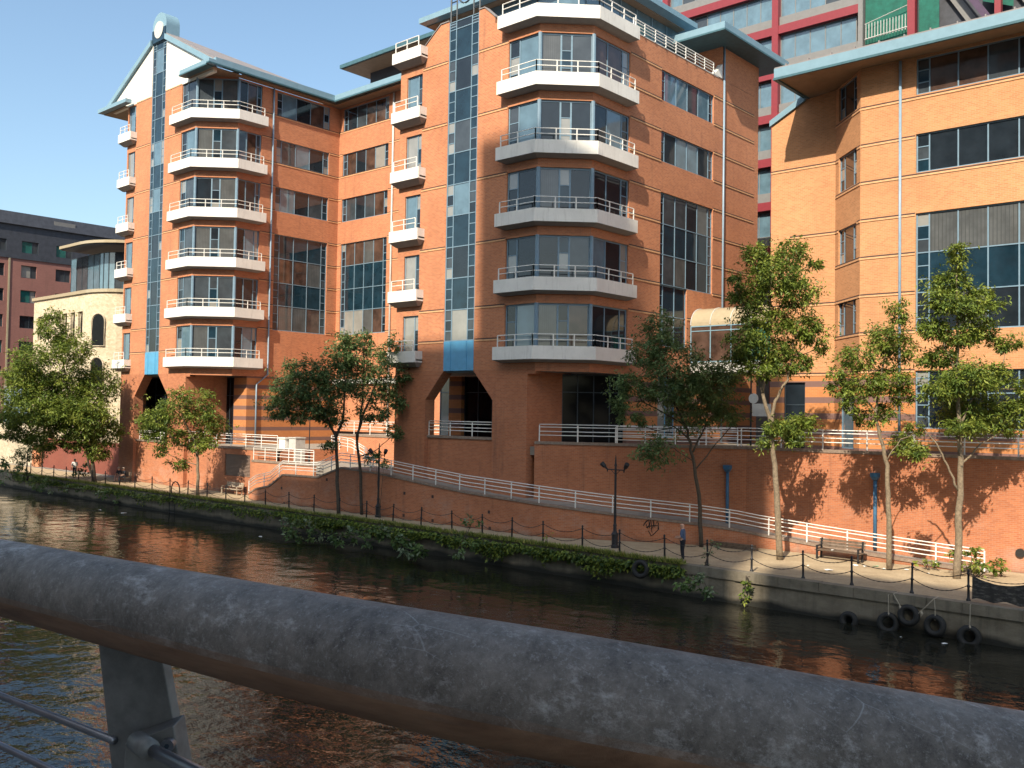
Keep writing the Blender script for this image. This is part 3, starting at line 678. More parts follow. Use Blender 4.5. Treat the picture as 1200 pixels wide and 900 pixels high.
m = MB(); m.box(-50.5, -36.3, 46.9, 59.3, 34.96, 35.02); m.build('soffit', M['tan'], BR)
m = MB(); m.box(-50.6, -35.5, 46.2, 59.76, 35.02, 35.4); m.build('roof', M['blue'], BR)
m = MB(); m.box(-38.6, -33.57, 59.98, 65.5, 30.95, 33.32); m.box(-38.6, -33.57, 64.8, 65.5, 0, 30.95); m.build('wall', M['brick'], BR)
window(BR, Facet((-37.6, 59.97), (-34.6, 59.97)), 0, 2.2, 31.3, 32.9, [(1, 'w'), (1, 'w')], rec=0., mix=['glass_sky'])
m = MB(); m.box(-40.4, -32.1, 57.5, 67, 33.33, 33.39); m.build('soffit', M['tan'], BR)
m = MB(); m.box(-40.5, -31.95, 57.35, 67.2, 33.39, 33.9); m.build('roof', M['blue'], BR)
m = MB(); m.box(-40.55, -31.90, 57.3, 67.2, 33.30, 33.42); m.build('roof_edge', M['blue_dark'], BR)
m = MB(); m.box(-71.45, -71.04, 41.4, 54.45, 35.66, 35.78); m.box(-75.95, -71.45, 41.4, 42.1, 35.55, 35.66); m.box(-71.0, -46.0, 54.45, 54.6, 35.66, 35.8); m.build('roof_edge', M['blue_dark'], BR)
# set-back storey over the recessed middle
m = MB(); m.box(-69.6, -46, 57.5, 70, 36.2, 38.9); m.build('penthouse_wall', M['slate'], BR)
m = MB(); m.box(-70.9, -46, 55.2, 70, 38.9, 38.96); m.build('soffit', M['tan'], BR)
m = MB(); m.box(-71.1, -46, 55.0, 70.2, 38.96, 39.3); m.build('roof', M['blue_dark'], BR)
# rainwater pipes
def rainpipe(pts, r=.075, mat='pipe'):
    m = MB(); m.tube(pts, r, 8); o = m.build('rainwater_pipe', M[mat], BR, True); return o
rainpipe([(-71.9, 48.42, 35.5), (-71.9, 48.42, 9.9), (-71.9, 47.3, 9.0), (-71.9, 47.3, 3.72)])
rainpipe([(-64.2, 55.78, 35.4), (-64.2, 55.78, 5.0)], .09, 'cabinet'); rainpipe([(-33.47, 60.1, 33.3), (-33.47, 60.1, 5.0)])

# ------------------------------------------------------------------ second brick building (right)
CB = thing('brick_building', 'orange brick office wing with a wide blue edged roof behind the riverside trees', 'building', (-14, 56, 4.9))
C1, C2, C3 = Facet((-25.9, 52.24), (-21.96, 52.24)), Facet((-21.96, 52.24), (-19.62, 49.9)), Facet((-19.62, 49.9), (-3.0, 49.9))
cz = lambda k: 11.35 + 2.01 * k
w = MB()
# left face with a sloping top
wall_cells(w, C1, 0, C1.L, 9.37, 24.2, [], .1)
w.face([C1.p(0, 24.2), C1.p(C1.L, 24.2), C1.p(C1.L, 25.6), C1.p(2.1, 25.4)])
h2 = [(.45, 2.85, a, b) for a, b in ((23.6, 25.5), (19.53, 21.54), (15.4, 17.42), (11.35, 13.36))]
wall_cells(w, C2, 0, C2.L, 9.37, 25.6, h2, .14)
x3 = lambda v: 19.62 - v
wx = [x3(q) for q in (16.74, 16.1, 14.72, 13.34, 11.95, 10.56, 9.17, 7.78, 6.4, 5.76)]
h3 = [(wx[0], wx[-1], 23.58, 25.45), (wx[0], wx[-1], 19.53, 21.54), (wx[0], wx[-1], 11.36, 17.44), (wx[0], wx[-1], 6.4, 9.36)]
wall_cells(w, C3, 0, C3.L, 9.37, 25.6, h3[:3], .14)
w.face([(-25.9, 70, 9.37), (-25.9, 52.24, 9.37), (-25.9, 52.24, 24.2), (-25.9, 70, 24.2)]); w.face([(-3, 49.9, 4.9), (-3, 70, 4.9), (-3, 70, 25.6), (-3, 49.9, 25.6)])
w.build('wall', M['brick_c'], CB)
w = MB(); wall_cells(w, C1, 0, C1.L, 4.9, 9.37, [(.9, 2.2, 4.9, 8.9)], .14); wall_cells(w, C2, 0, C2.L, 4.9, 9.37, [(.8, 2.6, 5.2, 8.3)], .14); wall_cells(w, C3, 0, C3.L, 4.9, 9.37, [h3[3]], .14); w.build('banded_wall', M['brick_band'], CB)
cols = [(.64, 'n')] + [(1.385, 'w')] * 7 + [(.64, 'n')]
window(CB, C3, *h3[0], cols, mix=['glass', 'glass', 'glass_mid', 'glass_brown']); window(CB, C3, *h3[1], cols, mix=['glass', 'glass', 'glass_mid'])
window(CB, C3, *h3[2], cols, rows=[11.36, 13.36, 15.4, 17.44], mix=['glass_blind', 'glass', 'glass_curtain', 'glass_curtain'], spandrel=lambda j: j == 1)
window(CB, C3, *h3[3], cols, rows=[6.4, 8.2, 9.36], mix=['glass', 'glass', 'glass_brown'])
for q in h2: window(CB, C2, *q, [(.55, 'n'), (1.2, 'w'), (.55, 'n')], mix=['glass_brown', 'glass'])
window(CB, C2, .8, 2.6, 5.2, 8.3, [(1, 'w')], fm='frame', mix=['glass_sky'])
d_ = window(CB, C1, .9, 2.2, 4.9, 8.9, [(1, 'w')], rows=[4.9, 7.6, 8.9], fm='frame_dark', mix=['glass'], name='door')
for k in range(-1, 7):
    z = cz(k)
    if k not in (0,): course(CB, C1, 1.2 if k == 3 else .0, C1.L, z) if k % 2 == 1 or k < 0 else None
    if not any(a < z < b for _, _, a, b in h2): course(CB, C2, .02, C2.L - .02, z + .0)
    else: course(CB, C2, .02, .4, z); course(CB, C2, 2.9, C2.L - .02, z)
    segs = [(.02, C3.L)] if not any(a - .05 < z < b + .05 for _, _, a, b in h3) else [(.02, wx[0] - .03), (wx[-1] + .03, C3.L)]
    for a, b in segs: course(CB, C3, a, b, z)
m = MB(); m.tube([(-17.5, 49.8, 25.5), (-17.5, 49.8, 5.0)], .075, 8); m.build('rainwater_pipe', M['pipe'], CB, True)
m = MB(); m.box(-23.7, -3.0, 48.42, 60, 25.58, 25.64); m.build('soffit', M['tan'], CB)
m = MB(); m.box(-23.84, -3.0, 48.3, 48.42, 25.56, 26.12); m.box(-23.84, -23.7, 48.42, 53.0, 25.56, 26.12)
m.hexa([(-25.98, 52.1, 24.2), (-23.75, 52.1, 25.35), (-23.75, 52.3, 25.35), (-25.98, 52.3, 24.2)], [(-25.98, 52.1, 24.55), (-23.75, 52.1, 25.75), (-23.75, 52.3, 25.75), (-25.98, 52.3, 24.55)]); m.build('fascia', M['blue'], CB)
m = MB(); m.box(-23.88, -3.0, 48.26, 48.42, 25.48, 25.6); m.box(-23.88, -23.68, 48.42, 53.0, 25.48, 25.6); m.build('roof_edge', M['blue_dark'], CB)
m = MB(); m.hexa([(-23.84, 48.35, 26.12), (-3, 48.35, 26.12), (-3, 60, 28.0), (-23.84, 60, 28.0)], [(-23.84, 48.35, 26.2), (-3, 48.35, 26.2), (-3, 60, 28.1), (-23.84, 60, 28.1)])
m.hexa([(-25.95, 52.3, 24.3), (-23.8, 52.3, 25.4), (-23.8, 70, 25.4), (-25.95, 70, 24.3)], [(-25.95, 52.3, 24.4), (-23.8, 52.3, 25.5), (-23.8, 70, 25.5), (-25.95, 70, 24.4)])
for i in range(16): m.box(-23.2 + i * 1.27, -23.14 + i * 1.27, 48.36, 48.9, 26.2, 26.3)
m.build('roof', M['rooftop'], CB)

# glazed footbridge between the two
FBR = thing('glazed_footbridge', 'glazed footbridge with a curved pale roof joining the two brick buildings', 'footbridge', (-29.8, 57, 9.7))
FF = Facet((-33.5, 55.86), (-25.9, 55.86)); L = FF.L
rfm = MB(); n = 10
arc = [(55.86 + 1.3 - 1.3 * math.cos(math.pi / 2 * i / n), 12.9 + 1.22 * math.sin(math.pi / 2 * i / n)) for i in range(n + 1)] + [(58.6, 14.12)]
for i in range(len(arc) - 1):
    (y0, z0), (y1, z1) = arc[i], arc[i + 1]
    rfm.hexa([(-33.5, y0, z0), (-25.9, y0, z0), (-25.9, y1, z1), (-33.5, y1, z1)], [(-33.5, y0, z0 + .05), (-25.9, y0, z0 + .05), (-25.9, y1, z1 + .05), (-33.5, y1, z1 + .05)])
M['poly'] = plain("translucent_roof_sheet", (.38, .32, .22), .35, var=.08, coat=.4)
rfm.build('curved_roof', M['poly'], FBR)
m = MB()
for i in range(6):
    x = -33.48 + i * 1.48
    m.tube([(x, y - .03, z + .06) for y, z in arc], .035, 5); 
m.build('roof_rib', M['cabinet'], FBR)
window(FBR, FF, 0, L, 10.45, 12.9, [(1.48, 'w')] * 5, rows=[10.45, 12.55, 12.9], rec=0., fm='blue', mix=['glass_brown', 'glass_brown', 'glass_curtain', 'glass_green'])
m = MB(); m.box(-33.5, -25.9, 55.8, 59, 9.75, 10.44); m.build('deck', M['cabinet'], FBR)
# ------------------------------------------------------------------ buildings behind, and unseen blocks added for their shadow
RD = thing('steel_frame_building', 'tall red steel framed glass office block rising behind the brick buildings', 'building', (-30, 85, 0))
F9 = Facet((-62, 79), (16, 79)); Z9 = [21.9 + 3.98 * i for i in range(10)]; colx = [-62, -50.6, -38.9, -26.9, -15.5, -4, 8]
m = MB(); m.box(-62, -31.2, 79.9, 100, 4.9, 60); m.box(-31.2, -26.9, 79.9, 100, 4.9, 41.0); m.box(-26.9, 8, 84, 100, 4.9, 38.6); m.build('core_wall', M['grey_panel'], RD)
m = MB(); m.box(-31, -21.0, 80.6, 100, 38.6, 47); m.box(-21, -17.8, 80.6, 100, 37, 40.3); m.build('core_wall', M['slate'], RD)
for i in range(len(Z9) - 1):
    zb, zt = Z9[i], Z9[i + 1]
    for a, b in ((-62, -50.6), (-50.6, -38.9), (-38.9, -31.3)):
        if zb > 30 or a > -40 or True:
            window(RD, F9, a + 62 + .3, b + 62 - .3, zb + 1.25, zt - .35, [(1, 'w')] * max(3, round((b - a) / 1.45)), rec=.5, fm='grey_panel', mix=['glass_sky', 'glass_sky', 'glass_sky', 'glass_mid'], bar=.08)
    m = MB(); m.fbox(F9, 0, 30.7, zb + .42, zb + 1.25, -.8, -.25); m.build('spandrel', M['grey_panel'], RD)
for z in Z9:
    m = MB(); m.fbox(F9, 0, 30.7 if z > 41 else 35.1, z - .35, z + .4, -.5, .0); m.build('beam', M['red_steel'], RD)
for x in colx[:4]:
    m = MB(); m.box(x - .3, x + .3, 78.93, 79.5, 4.9, 60 if x < -30 else 44); m.build('column', M['red_steel'], RD)
m = MB(); m.box(-31.3, -30.9, 78.95, 79.6, 34, 60); m.build('edge_panel', M['grey_panel'], RD)
# scaffold bay with green sheeting, stair and braces at its right end
M['net'] = plain("green_debris_netting", (.009, .10, .075), .8, var=.3, scale=1.5)
M['purple'] = plain("purple_brace", (.06, .035, .075), .6)
m = MB(); m.face([(-30.8, 79.3, 38.6), (-27.2, 79.3, 38.6), (-27.2, 79.3, 47), (-30.8, 79.3, 47)]); m.face([(-26.4, 79.3, 37.6), (-24.8, 79.3, 37.6), (-24.8, 79.3, 47), (-26.4, 79.3, 47)]); m.face([(-21.6, 79.6, 39.9), (-19.4, 79.6, 38.9), (-19.4, 79.6, 47), (-21.6, 79.6, 47)]); m.build('green_sheeting', M['net'], RD)
for x in (-20.6, -16.9, -13.4):
    m = MB(); m.box(x, x + .45, 78.95, 79.5, 34, 44); m.build('column', M['red_steel'], RD)
for x0 in (-24.6, -20.2, -16.4):
    m = MB(); m.hexa([(x0 + 3.6, 79.2, 37.6), (x0 + 4.2, 79.2, 37.6), (x0 + 4.2, 79.6, 37.6), (x0 + 3.6, 79.6, 37.6)], [(x0, 79.2, 43.5), (x0 + .6, 79.2, 43.5), (x0 + .6, 79.6, 43.5), (x0, 79.6, 43.5)]); m.build('brace', M['purple'], RD)
    m = MB(); m.hexa([(x0 + 2.6, 80.2, 37.2), (x0 + 3.4, 80.2, 37.2), (x0 + 3.4, 80.5, 37.2), (x0 + 2.6, 80.5, 37.2)], [(x0 - 1, 80.2, 43.2), (x0 - .2, 80.2, 43.2), (x0 - .2, 80.5, 43.2), (x0 - 1, 80.5, 43.2)]); m.build('brace', M['grey_panel'], RD)
m = MB()
for i in range(14): m.tube([(-30.6 + i * .25, 78.9, 38.9), (-30.6 + i * .25, 78.9, 40.2)], .03, 4)
m.tube([(-30.7, 78.9, 40.2), (-27.2, 78.9, 40.9)], .04, 4); m.tube([(-30.7, 78.9, 38.9), (-27.2, 78.9, 39.1)], .06, 4); m.build('stair_railing', M['cabinet'], RD)

HT = thing('hotel_block', 'long purple brick block with dark slate top storeys at the far left', 'building', (-130, 60, 0))
FH = Facet((-130, 30), (-130, 95))
hx = [u for u in (38.0, 41.5, 45.6, 49.9 - .3, 54.0, 58.2, 62.4, 66.6)]
hol = [(u - 30, u - 30 + 1.95, z, z + 1.62) for u in hx for z in (16.9, 20.25, 23.5, 13.55, 10.2)]
m = MB(); wall_cells(m, FH, 0, FH.L, 0, 26.0, hol, .25); m.build('wall', M['brick_hotel'], HT)
for u in hx:
    for z in (10.2, 13.55, 16.9, 20.25, 23.5): window(HT, FH, u - 30, u - 30 + 1.95, z, z + 1.62, [(1.25, 'w'), (.7, 'w')], rec=.2, fm='frame_dark', mix=['glass', 'glass_mid', 'glass_green', 'glass_blind', 'glass'])
hol2 = [(u - 30, u - 30 + 2.1, 26.75, 28.3) for u in hx]
m = MB(); wall_cells(m, FH, 0, FH.L, 26.0, 30.3, hol2, .2); m.build('slate_storey', M['slate'], HT)
for q in hol2: window(HT, FH, *q, [(1.35, 'w'), (.75, 'w')], rec=.15, fm='frame_dark', mix=['glass_sky', 'glass_green', 'glass_mid'])
m = MB(); m.hexa([(-129.7, 30, 30.3), (-129.7, 95, 30.3), (-140, 95, 30.3), (-140, 30, 30.3)], [(-130.2, 30, 32.0), (-130.2, 95, 32.0), (-140, 95, 32.3), (-140, 30, 32.3)])
m.build('roof', M['slate'], HT)
m = MB(); m.box(-129.98, -129.9, 48.0, 48.22, 4, 26); m.build('rainwater_pipe', M['poly'], HT)
m = MB(); m.box(-129.95, -129.9, 53.6, 56.4, 30.65, 31.5); m.build('vent_panel', M['grey_panel'], HT)
m = MB(); m.fbox(FH, 0, FH.L, 25.9, 26.15, 0, .12); m.build('ledge', M['slate'], HT)

ST = thing('stone_building', 'cream rubble stone building with arched windows and a glass top under a curved roof', 'building', (-104, 46, 0))
outl = [(-116.4, 46.0), (-102.5, 46.0)] + [(-102.5 + 5.2 * math.sin(t), 51.2 - 5.2 * math.cos(t)) for t in [math.pi / 2 * i / 8 for i in range(1, 9)]] + [(-97.3, 62)]
FS = Facet(outl[0], outl[1])
m = MB()
hs = [(1.2, 2.3), (3.4, 4.5), (7.9, 9.0), (9.9, 11.0), (11.8, 12.9)]
ho = [(a, b, 14.4, 17.2) for a, b in hs]
wall_cells(m, FS, 0, FS.L, 0, 19.1, ho, .35)
for i in range(1, len(outl) - 1):
    f = Facet(outl[i], outl[i + 1]); hl = []
    if i == 4: hl = [(.1, f.L - .1, 13.4, 16.9)] if f.L < 1 else []
    wall_cells(m, f, 0, f.L, 0, 19.1, [], .3)
m.face([(-116.4, 70, 0), (-116.4, 46, 0), (-116.4, 46, 19.1), (-116.4, 70, 19.1)]); m.build('wall', M['stone_cream'], ST)
def arched(F, a, b, z0, z1, d, parent):
    m = MB(); r = (b - a) / 2; c = (a + b) / 2
    P = [(a, z0), (b, z0)] + [(c + r * math.cos(t), z1 - r + r * math.sin(t)) for t in [math.pi * i / 10 for i in range(11)]]
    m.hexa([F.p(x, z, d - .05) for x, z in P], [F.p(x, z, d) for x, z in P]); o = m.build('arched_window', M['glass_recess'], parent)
    s = MB(); s.tube([F.p(x, z, d + .02) for x, z in P + P[:1]], .09, 4); k = s.build('surround', M['stone_low']); k.parent = o
for a, b in hs: arched(FS, a, b, 14.4, 17.15, -.3, ST)
cf = Facet((-100.3, 46.35), (-98.3, 48.2)); cf2 = Facet((-99.2, 46.95), (-97.8, 48.9))
arched(Facet(outl[2], outl[4]), .15, 1.85, 13.3, 16.8, .12, ST); arched(Facet(outl[2], outl[4]), .1, 1.8, 8.8, 12.1, .12, ST); arched(Facet(outl[1], outl[3]), .3, .9, 6.8, 7.9, .06, ST)
gtop = [(-109.5, 47.2), (-102.4, 47.2)] + [(-102.4 + 4 * math.sin(t), 51.2 - 4 * math.cos(t)) for t in [math.pi / 2 * i / 8 for i in range(1, 9)]] + [(-98.4, 62)]
for i in range(len(gtop) - 1):
    f = Facet(gtop[i], gtop[i + 1]); window(ST, f, 0, f.L, 18.9, 23.6, [(1, 'w')] * (5 if i == 0 else (6 if i == len(gtop) - 2 else 1)), rec=0, fm='frame_dark', mix=['glass', 'glass_mid', 'glass_sky'], bar=.06)
def slab(pts, z0, z1, name, mat):
    m = MB(); m.prism(pts + [(pts[-1][0] - 8, 62), (pts[0][0], 62)], z0, z1); return m.build(name, M[mat], ST)
slab([(-107.6, 45.0), (-102.4, 45.0)] + [(-102.4 + 6.2 * math.sin(t), 51.2 - 6.2 * math.cos(t)) for t in [math.pi / 2 * i / 8 for i in range(1, 9)]] + [(-96.2, 61.9)], 24.25, 24.55, 'roof', 'poly')
slab([(-107.4, 45.2), (-102.4, 45.2)] + [(-102.4 + 6.0 * math.sin(t), 51.2 - 6.0 * math.cos(t)) for t in [math.pi / 2 * i / 8 for i in range(1, 9)]] + [(-96.4, 61.9)], 24.1, 24.25, 'soffit', 'slate')
slab([(-116.6, 45.8), (-102.5, 45.8)] + [(-102.5 + 5.4 * math.sin(t), 51.2 - 5.4 * math.cos(t)) for t in [math.pi / 2 * i / 8 for i in range(1, 9)]] + [(-97.1, 61.9)], 19.1, 19.45, 'parapet', 'poly')

m = MB(); m.box(-160, -109.6, 44.6, 45.3, 0, 4.7); o = m.build('stone_wall', M['stone_low']); tag(o, 'pale old stone wall beside the left riverside trees', 'wall')
m = MB(); m.box(-111.2, -109.4, 44.2, 44.55, 0, 2.4); o = m.build('gate_pier', M['brick']); tag(o, 'short orange brick pier at the end of the pale stone wall', 'gate pier')
m = MB(); m.box(-109.2, -87.2, 44.6, 45.0, 0, 3.2); o = m.build('brick_wall', M['brick_shaded']); tag(o, 'red brick boundary wall under the far left tree, its shade painted in', 'wall')
cb = thing('site_cabin', 'blue grey metal site cabin standing behind the pale stone wall', 'cabin', (-127, 50, 5))
m = MB(); m.box(-134, -124.6, 48, 52, 4.6, 9.0); m.build('body', M['pipe'], cb); m = MB(); m.box(-134.2, -124.4, 47.9, 52.2, 9.0, 9.25); m.build('roof', M['grey_panel'], cb); m = MB(); m.box(-126.8, -125.2, 47.95, 47.99, 5.2, 7.4); m.build('door', M['frame'], cb)

# unseen apartment blocks added behind the camera, shaped to throw the long shadows
def block(label, x0, x1, z, y0=-57, y1=-45.0, mat='cabinet'):
    t = thing('shadow_block', label, 'building', ((x0 + x1) / 2, (y0 + y1) / 2, 2)); f = Facet((x1, y1), (x0, y1))
    m = MB(); sh = .30 * (y1 - y0); m.prism([(x0 + sh, y0), (x1 + sh, y0), (x1, y1), (x0, y1)], 2, z); m.build('wall', M[mat], t); p = MB(); zz = 5.
    while zz < z - 3:
        s = 1.2
        while s < f.L - 2: p.fbox(f, s, s + 1.6, zz, zz + 1.7, 0, .04); s += 3.0
        zz += 3.2
    p.build('window_band', M['glass'], t); return t
# (v', z') silhouette on the plane Y = 42.4 carried back along the sun to Y = -45
_dv = .30 * 87.4; _dz = 87.4 * math.sqrt(1 + .09) * math.tan(SUN_EL)
for i, (v0, v1, z, mt) in enumerate(((-26, 20.6, -.9, 'cabinet'), (20.6, 21.85, -8, 'brick_hotel'), (21.85, 31.0, 20.0, 'brick_low'), (31.0, 40.6, 23.8, 'cabinet'), (40.6, 47.8, 11.3, 'brick_low'), (47.8, 53, 6.5, 'cabinet'), (53, 62.4, 1.0, 'brick_low'), (62.4, 130, -2.2, 'cabinet'))):
    block(['unseen pale apartment slab shaped to shade the right quay', 'unseen narrow purple brick link block kept low for a lit gap', 'unseen red brick apartment tower shaped to shade the terrace wall', 'tallest unseen pale apartment tower shaped to shade the right tower', 'unseen mid height red brick flats shaped to shade the right tower foot', 'unseen narrow pale flats shaped for the cast shadow', 'unseen lower red brick flats shaped to shade the ramp wall', 'unseen long low pale flats shaped to shade the left quay'][i], -(v1 - _dv), -(v0 - _dv), z + _dz, mat=mt)
# ------------------------------------------------------------------ riverside retaining wall, ramp, steps, railings
def hitY(px, py, Y):
    d = FW + RT * ((px - 600) / FPX) - UP * ((py - 450) / FPX); return CAMP + d * (Y / d.y)
def hitZ(px, py, z):
    d = FW + RT * ((px - 600) / FPX) - UP * ((py - 450) / FPX); return CAMP + d * ((z - CAM_Z) / d.z)
def strip_wall(name, label, pts, thick, mat, capmat, zb=0., cap=.16, lip=.05, cat='wall'):
    """wall following a line of (x, y, ztop) points"""
    t = thing(name, label, cat, (pts[0][0], pts[0][1], zb)); fl = [(p[0], p[1]) for p in pts]; o = offset_line(fl, -thick); ol, il = offset_line(fl, lip), offset_line(fl, -thick - lip)
    m = MB(); c = MB()
    for i in range(len(pts) - 1):
        a, b = pts[i], pts[i + 1]
        m.hexa([(*fl[i], zb), (*fl[i + 1], zb), (*o[i + 1], zb), (*o[i], zb)], [(*fl[i], a[2] - cap), (*fl[i + 1], b[2] - cap), (*o[i + 1], b[2] - cap), (*o[i], a[2] - cap)])
        c.hexa([(*ol[i], a[2] - cap), (*ol[i + 1], b[2] - cap), (*il[i + 1], b[2] - cap), (*il[i], a[2] - cap)], [(*ol[i], a[2]), (*ol[i + 1], b[2]), (*il[i + 1], b[2]), (*il[i], a[2])])
    m.build('wall_face', M[mat], t); c.build('coping', M[capmat], t); return t
strip_wall('retaining_wall', 'tall red brick retaining wall holding up the terrace beside the long ramp', [(-36.0, 42.65, 5.23), (-24.95, 47.6, 5.23), (-2.0, 47.6, 5.23)], .32, 'brick_low', 'stone_cap')
m = MB(); wp = hitY(1196, 648, 47.6); m.tube([(wp.x, 47.62, wp.z), (wp.x, 47.5, wp.z)], .2, 12); o = m.build('wall_plate', M['rubber']); tag(o, 'dark round plate on the orange brick wall at the right end', 'plate')
strip_wall('court_wall', 'brick terrace wall in the recess between the two towers, carrying a white railing', [(-62.0, 48.55, 4.95), (-48.1, 48.55, 4.95)], .3, 'brick', 'stone_cap', 0.)
m = MB(); m.box(-62.3, -62.0, 43.1, 48.5, 0, 3.72); o = m.build('side_wall', M['brick']); tag(o, 'brick side wall of the lower terrace behind the steps', 'wall')
m = MB(); m.box(-48.1, -47.8, 43.3, 48.5, 0, 5.0); o = m.build('side_wall', M['brick_low']); tag(o, 'shaded brick side wall under the right tower beside the recess', 'wall')
RW = [(-60.0, 40.8, 1.25), (-58.4, 40.8, 2.15), (-54.3, 40.8, 2.2), (-51.7, 40.8, 3.0), (-48, 40.8, 2.85), (-43, 40.8, 2.4), (-39.8, 40.8, 2.14), (-34, 40.8, 1.86)]
yl = lambda x: 40.8 + (x + 34) * 5.2 / 10.7
RW += [(x, yl(x), z) for x, z in ((-31, 1.55), (-29.2, 1.40), (-27.5, 1.27), (-26.1, 1.15), (-24.4, .95))] + [(-23.3, 46, .75), (-20, 46, .52), (-17.7, .0, .38), (-15, 46, .24), (-12.4, 46, .12)]
RW = [(x, 46 if y == 0 else y, z) for x, y, z in RW]
RWL = [(-62.7, 40.8, .5), (-61.8, 40.8, .92), (-60.0, 40.8, 1.25)]
ramp = strip_wall('ramp_wall', 'low red brick ramp wall with graffiti rising along the towpath', RWL + RW[1:], .3, 'brick_low', 'stone_cap', 0., .12, .05)
# putlog holes in the ramp wall and the spray painted tag
g = MB()
for px, py in ((474, 578), (507, 582), (573, 600), (473, 604), (507, 610), (574, 619), (383, 562), (330, 572), (366, 595), (333, 590)):
    p = hitY(px, py, 40.8); g.box(p.x - .09, p.x + .09, 40.785, 40.80, p.z - .09, p.z + .09)
g.build('weep_hole', M['groove'], ramp)
FR = Facet((-34, 40.8), (-23.3, 46.0))
def onramp(px, py):
    d = FW + RT * ((px - 600) / FPX) - UP * ((py - 450) / FPX); a = Vector((-34, 40.8)); n = FR.n
    t = (a.dot(n)) / (d.x * n.x + d.y * n.y); P = CAMP + d * t; q = Vector((P.x, P.y)) - a; return q.dot(FR.t), P.z
gr = MB(); rr = random.Random(5)
for stroke in ([(754, 616), (757, 611), (760, 609), (761, 614), (759, 619), (757, 614)], [(761, 619), (762, 609), (765, 609), (766, 616), (763, 620)], [(766, 608), (767, 618), (770, 611), (772, 613), (771, 620)], [(755, 614), (762, 607), (771, 608), (772, 620), (766, 626), (763, 628), (760, 622)], [(757, 618), (764, 616), (772, 616)], [(763, 610), (764, 624)]):
    pl = [FR.p(*onramp(x, y), .012) for x, y in stroke]; gr.tube(pl, .022, 4)
gr.build('graffiti', M['rubber'], ramp)
# ramp surface, landing and steps
m = MB()
for i in range(len(RW) - 1):
    a, b = RW[i], RW[i + 1]
    def back(q): 
        if q[0] < -35.9: return 43.3
        return min(47.6, 42.65 + (q[0] + 36.0) * (4.95 / 11.05))
    m.face([(a[0], a[1] + .28, a[2] - .1), (b[0], b[1] + .28, b[2] - .1), (b[0], back(b), b[2] - .1), (a[0], back(a), a[2] - .1)])
m.prism([(-58.4, 43.3), (-48.0, 43.3), (-48.0, 48.5), (-62.0, 48.5), (-62, 43.3)], 1.6, 2.75)
struct(m.build('ramp_path', M['paving']))
stp = thing('steps', 'short flight of stone steps beside the left end of the ramp wall', 'steps', (-61, 41.5, 0))
for i in range(8):
    m = MB(); m.box(-62.6 + i * .5, -62.1 + i * .5 + .5, 41.1, 42.0, 0, .25 + i * .26); m.build('step', M['paving'], stp)
strip_wall('stair_wall', 'lit orange brick stair wall with a white railing in front of the lower terrace', [(-64.4, 42.1, 2.9), (-56.5, 42.1, 2.9)], .25, 'brick', 'stone_cap', 0.)
H4 = (.35, .56, .80, .95)
railing('long white ramp railing running down beside the towpath to the right', RWL + RW[1:-1] + [(-12.4, 46, .12)], .95, 2.05, H4)
railing('long white terrace railing on top of the tall brick retaining wall', [(-35.75, 42.78, 5.23), (-24.9, 47.72, 5.23), (-2.2, 47.72, 5.23)], 1.0, 2.3, H4)
railing('second white railing behind the terrace railing, near the entrance under the footbridge', [(-33.0, 46.6, 4.9), (-26.4, 49.3, 4.9)], 1.25, 2.0, H4)
railing('white railing across the splayed opening of the right tower', [(-45.1, 42.75, 5.35), (-39.25, 42.75, 5.35)], .92, 1.9, H4)
railing('white railing across the splayed opening of the left tower', [(-84.1, 42.95, 3.76), (-78.3, 42.95, 3.76)], .95, 1.9, H4)
railing('white railing on the lower terrace edge to the right of the left tower pier', [(-75.1, 42.85, 3.76), (-62.1, 42.85, 3.76)], 1.05, 2.1, H4)
railing('white railing on the stair wall in front of the lower terrace', [(-64.3, 42.2, 2.9), (-56.6, 42.2, 2.9)], 1.0, 1.7, H4)
railing('white railing on the terrace wall deep in the recess between the towers', [(-62, 48.65, 4.95), (-48.2, 48.65, 4.95)], 1.05, 2.0, H4)
railing('curving white railing dropping from the recess terrace to the ramp', [(-59.5, 46.0, 3.9), (-56.5, 45.6, 3.7), (-53.5, 44.4, 3.2), (-51.5, 43.5, 2.75)], 1.0, 1.3, H4)
p = hitY(330, 532, 44.0); m = MB(); m.box(p.x - .42, p.x + .42, 44, 44.35, 2.7, 4.55); m.box(p.x - .5, p.x + .5, 43.93, 44.42, 4.55, 4.65); o = m.build('gate_pillar', M['white']); tag(o, 'bright white rendered gate pillar at the top of the steps', 'pillar')
m = MB(); m.box(p.x + .5, p.x + 1.4, 44.3, 45.2, 2.7, 4.6); m.box(p.x + .45, p.x + 1.45, 44.25, 45.25, 4.6, 4.68); o = m.build('utility_cabinet', M['cabinet']); tag(o, 'grey utility cabinet beside the white gate pillar', 'cabinet')
pc_ = hitY(309, 520, 50.0); pt = thing('entrance_porch', 'pale entrance porch with flat canopy and dark door at the recess', 'porch', (pc_.x, 50, 3.72))
x0 = pc_.x; m = MB(); m.box(x0 - .3, x0 + .1, 50, 52, 3.72, 6.7); m.box(x0 + 1.5, x0 + 2.0, 50, 52, 3.72, 6.7); m.box(x0 + .1, x0 + 1.5, 51.6, 52, 3.72, 6.7); m.build('porch_wall', M['cabinet'], pt)
m = MB(); m.box(x0 - .6, x0 + 2.6, 49.5, 52.2, 6.72, 6.95); m.build('canopy', M['white'], pt); m = MB(); m.box(x0 + .15, x0 + 1.45, 51.5, 51.58, 3.75, 6.2); m.build('door', M['glass'], pt)
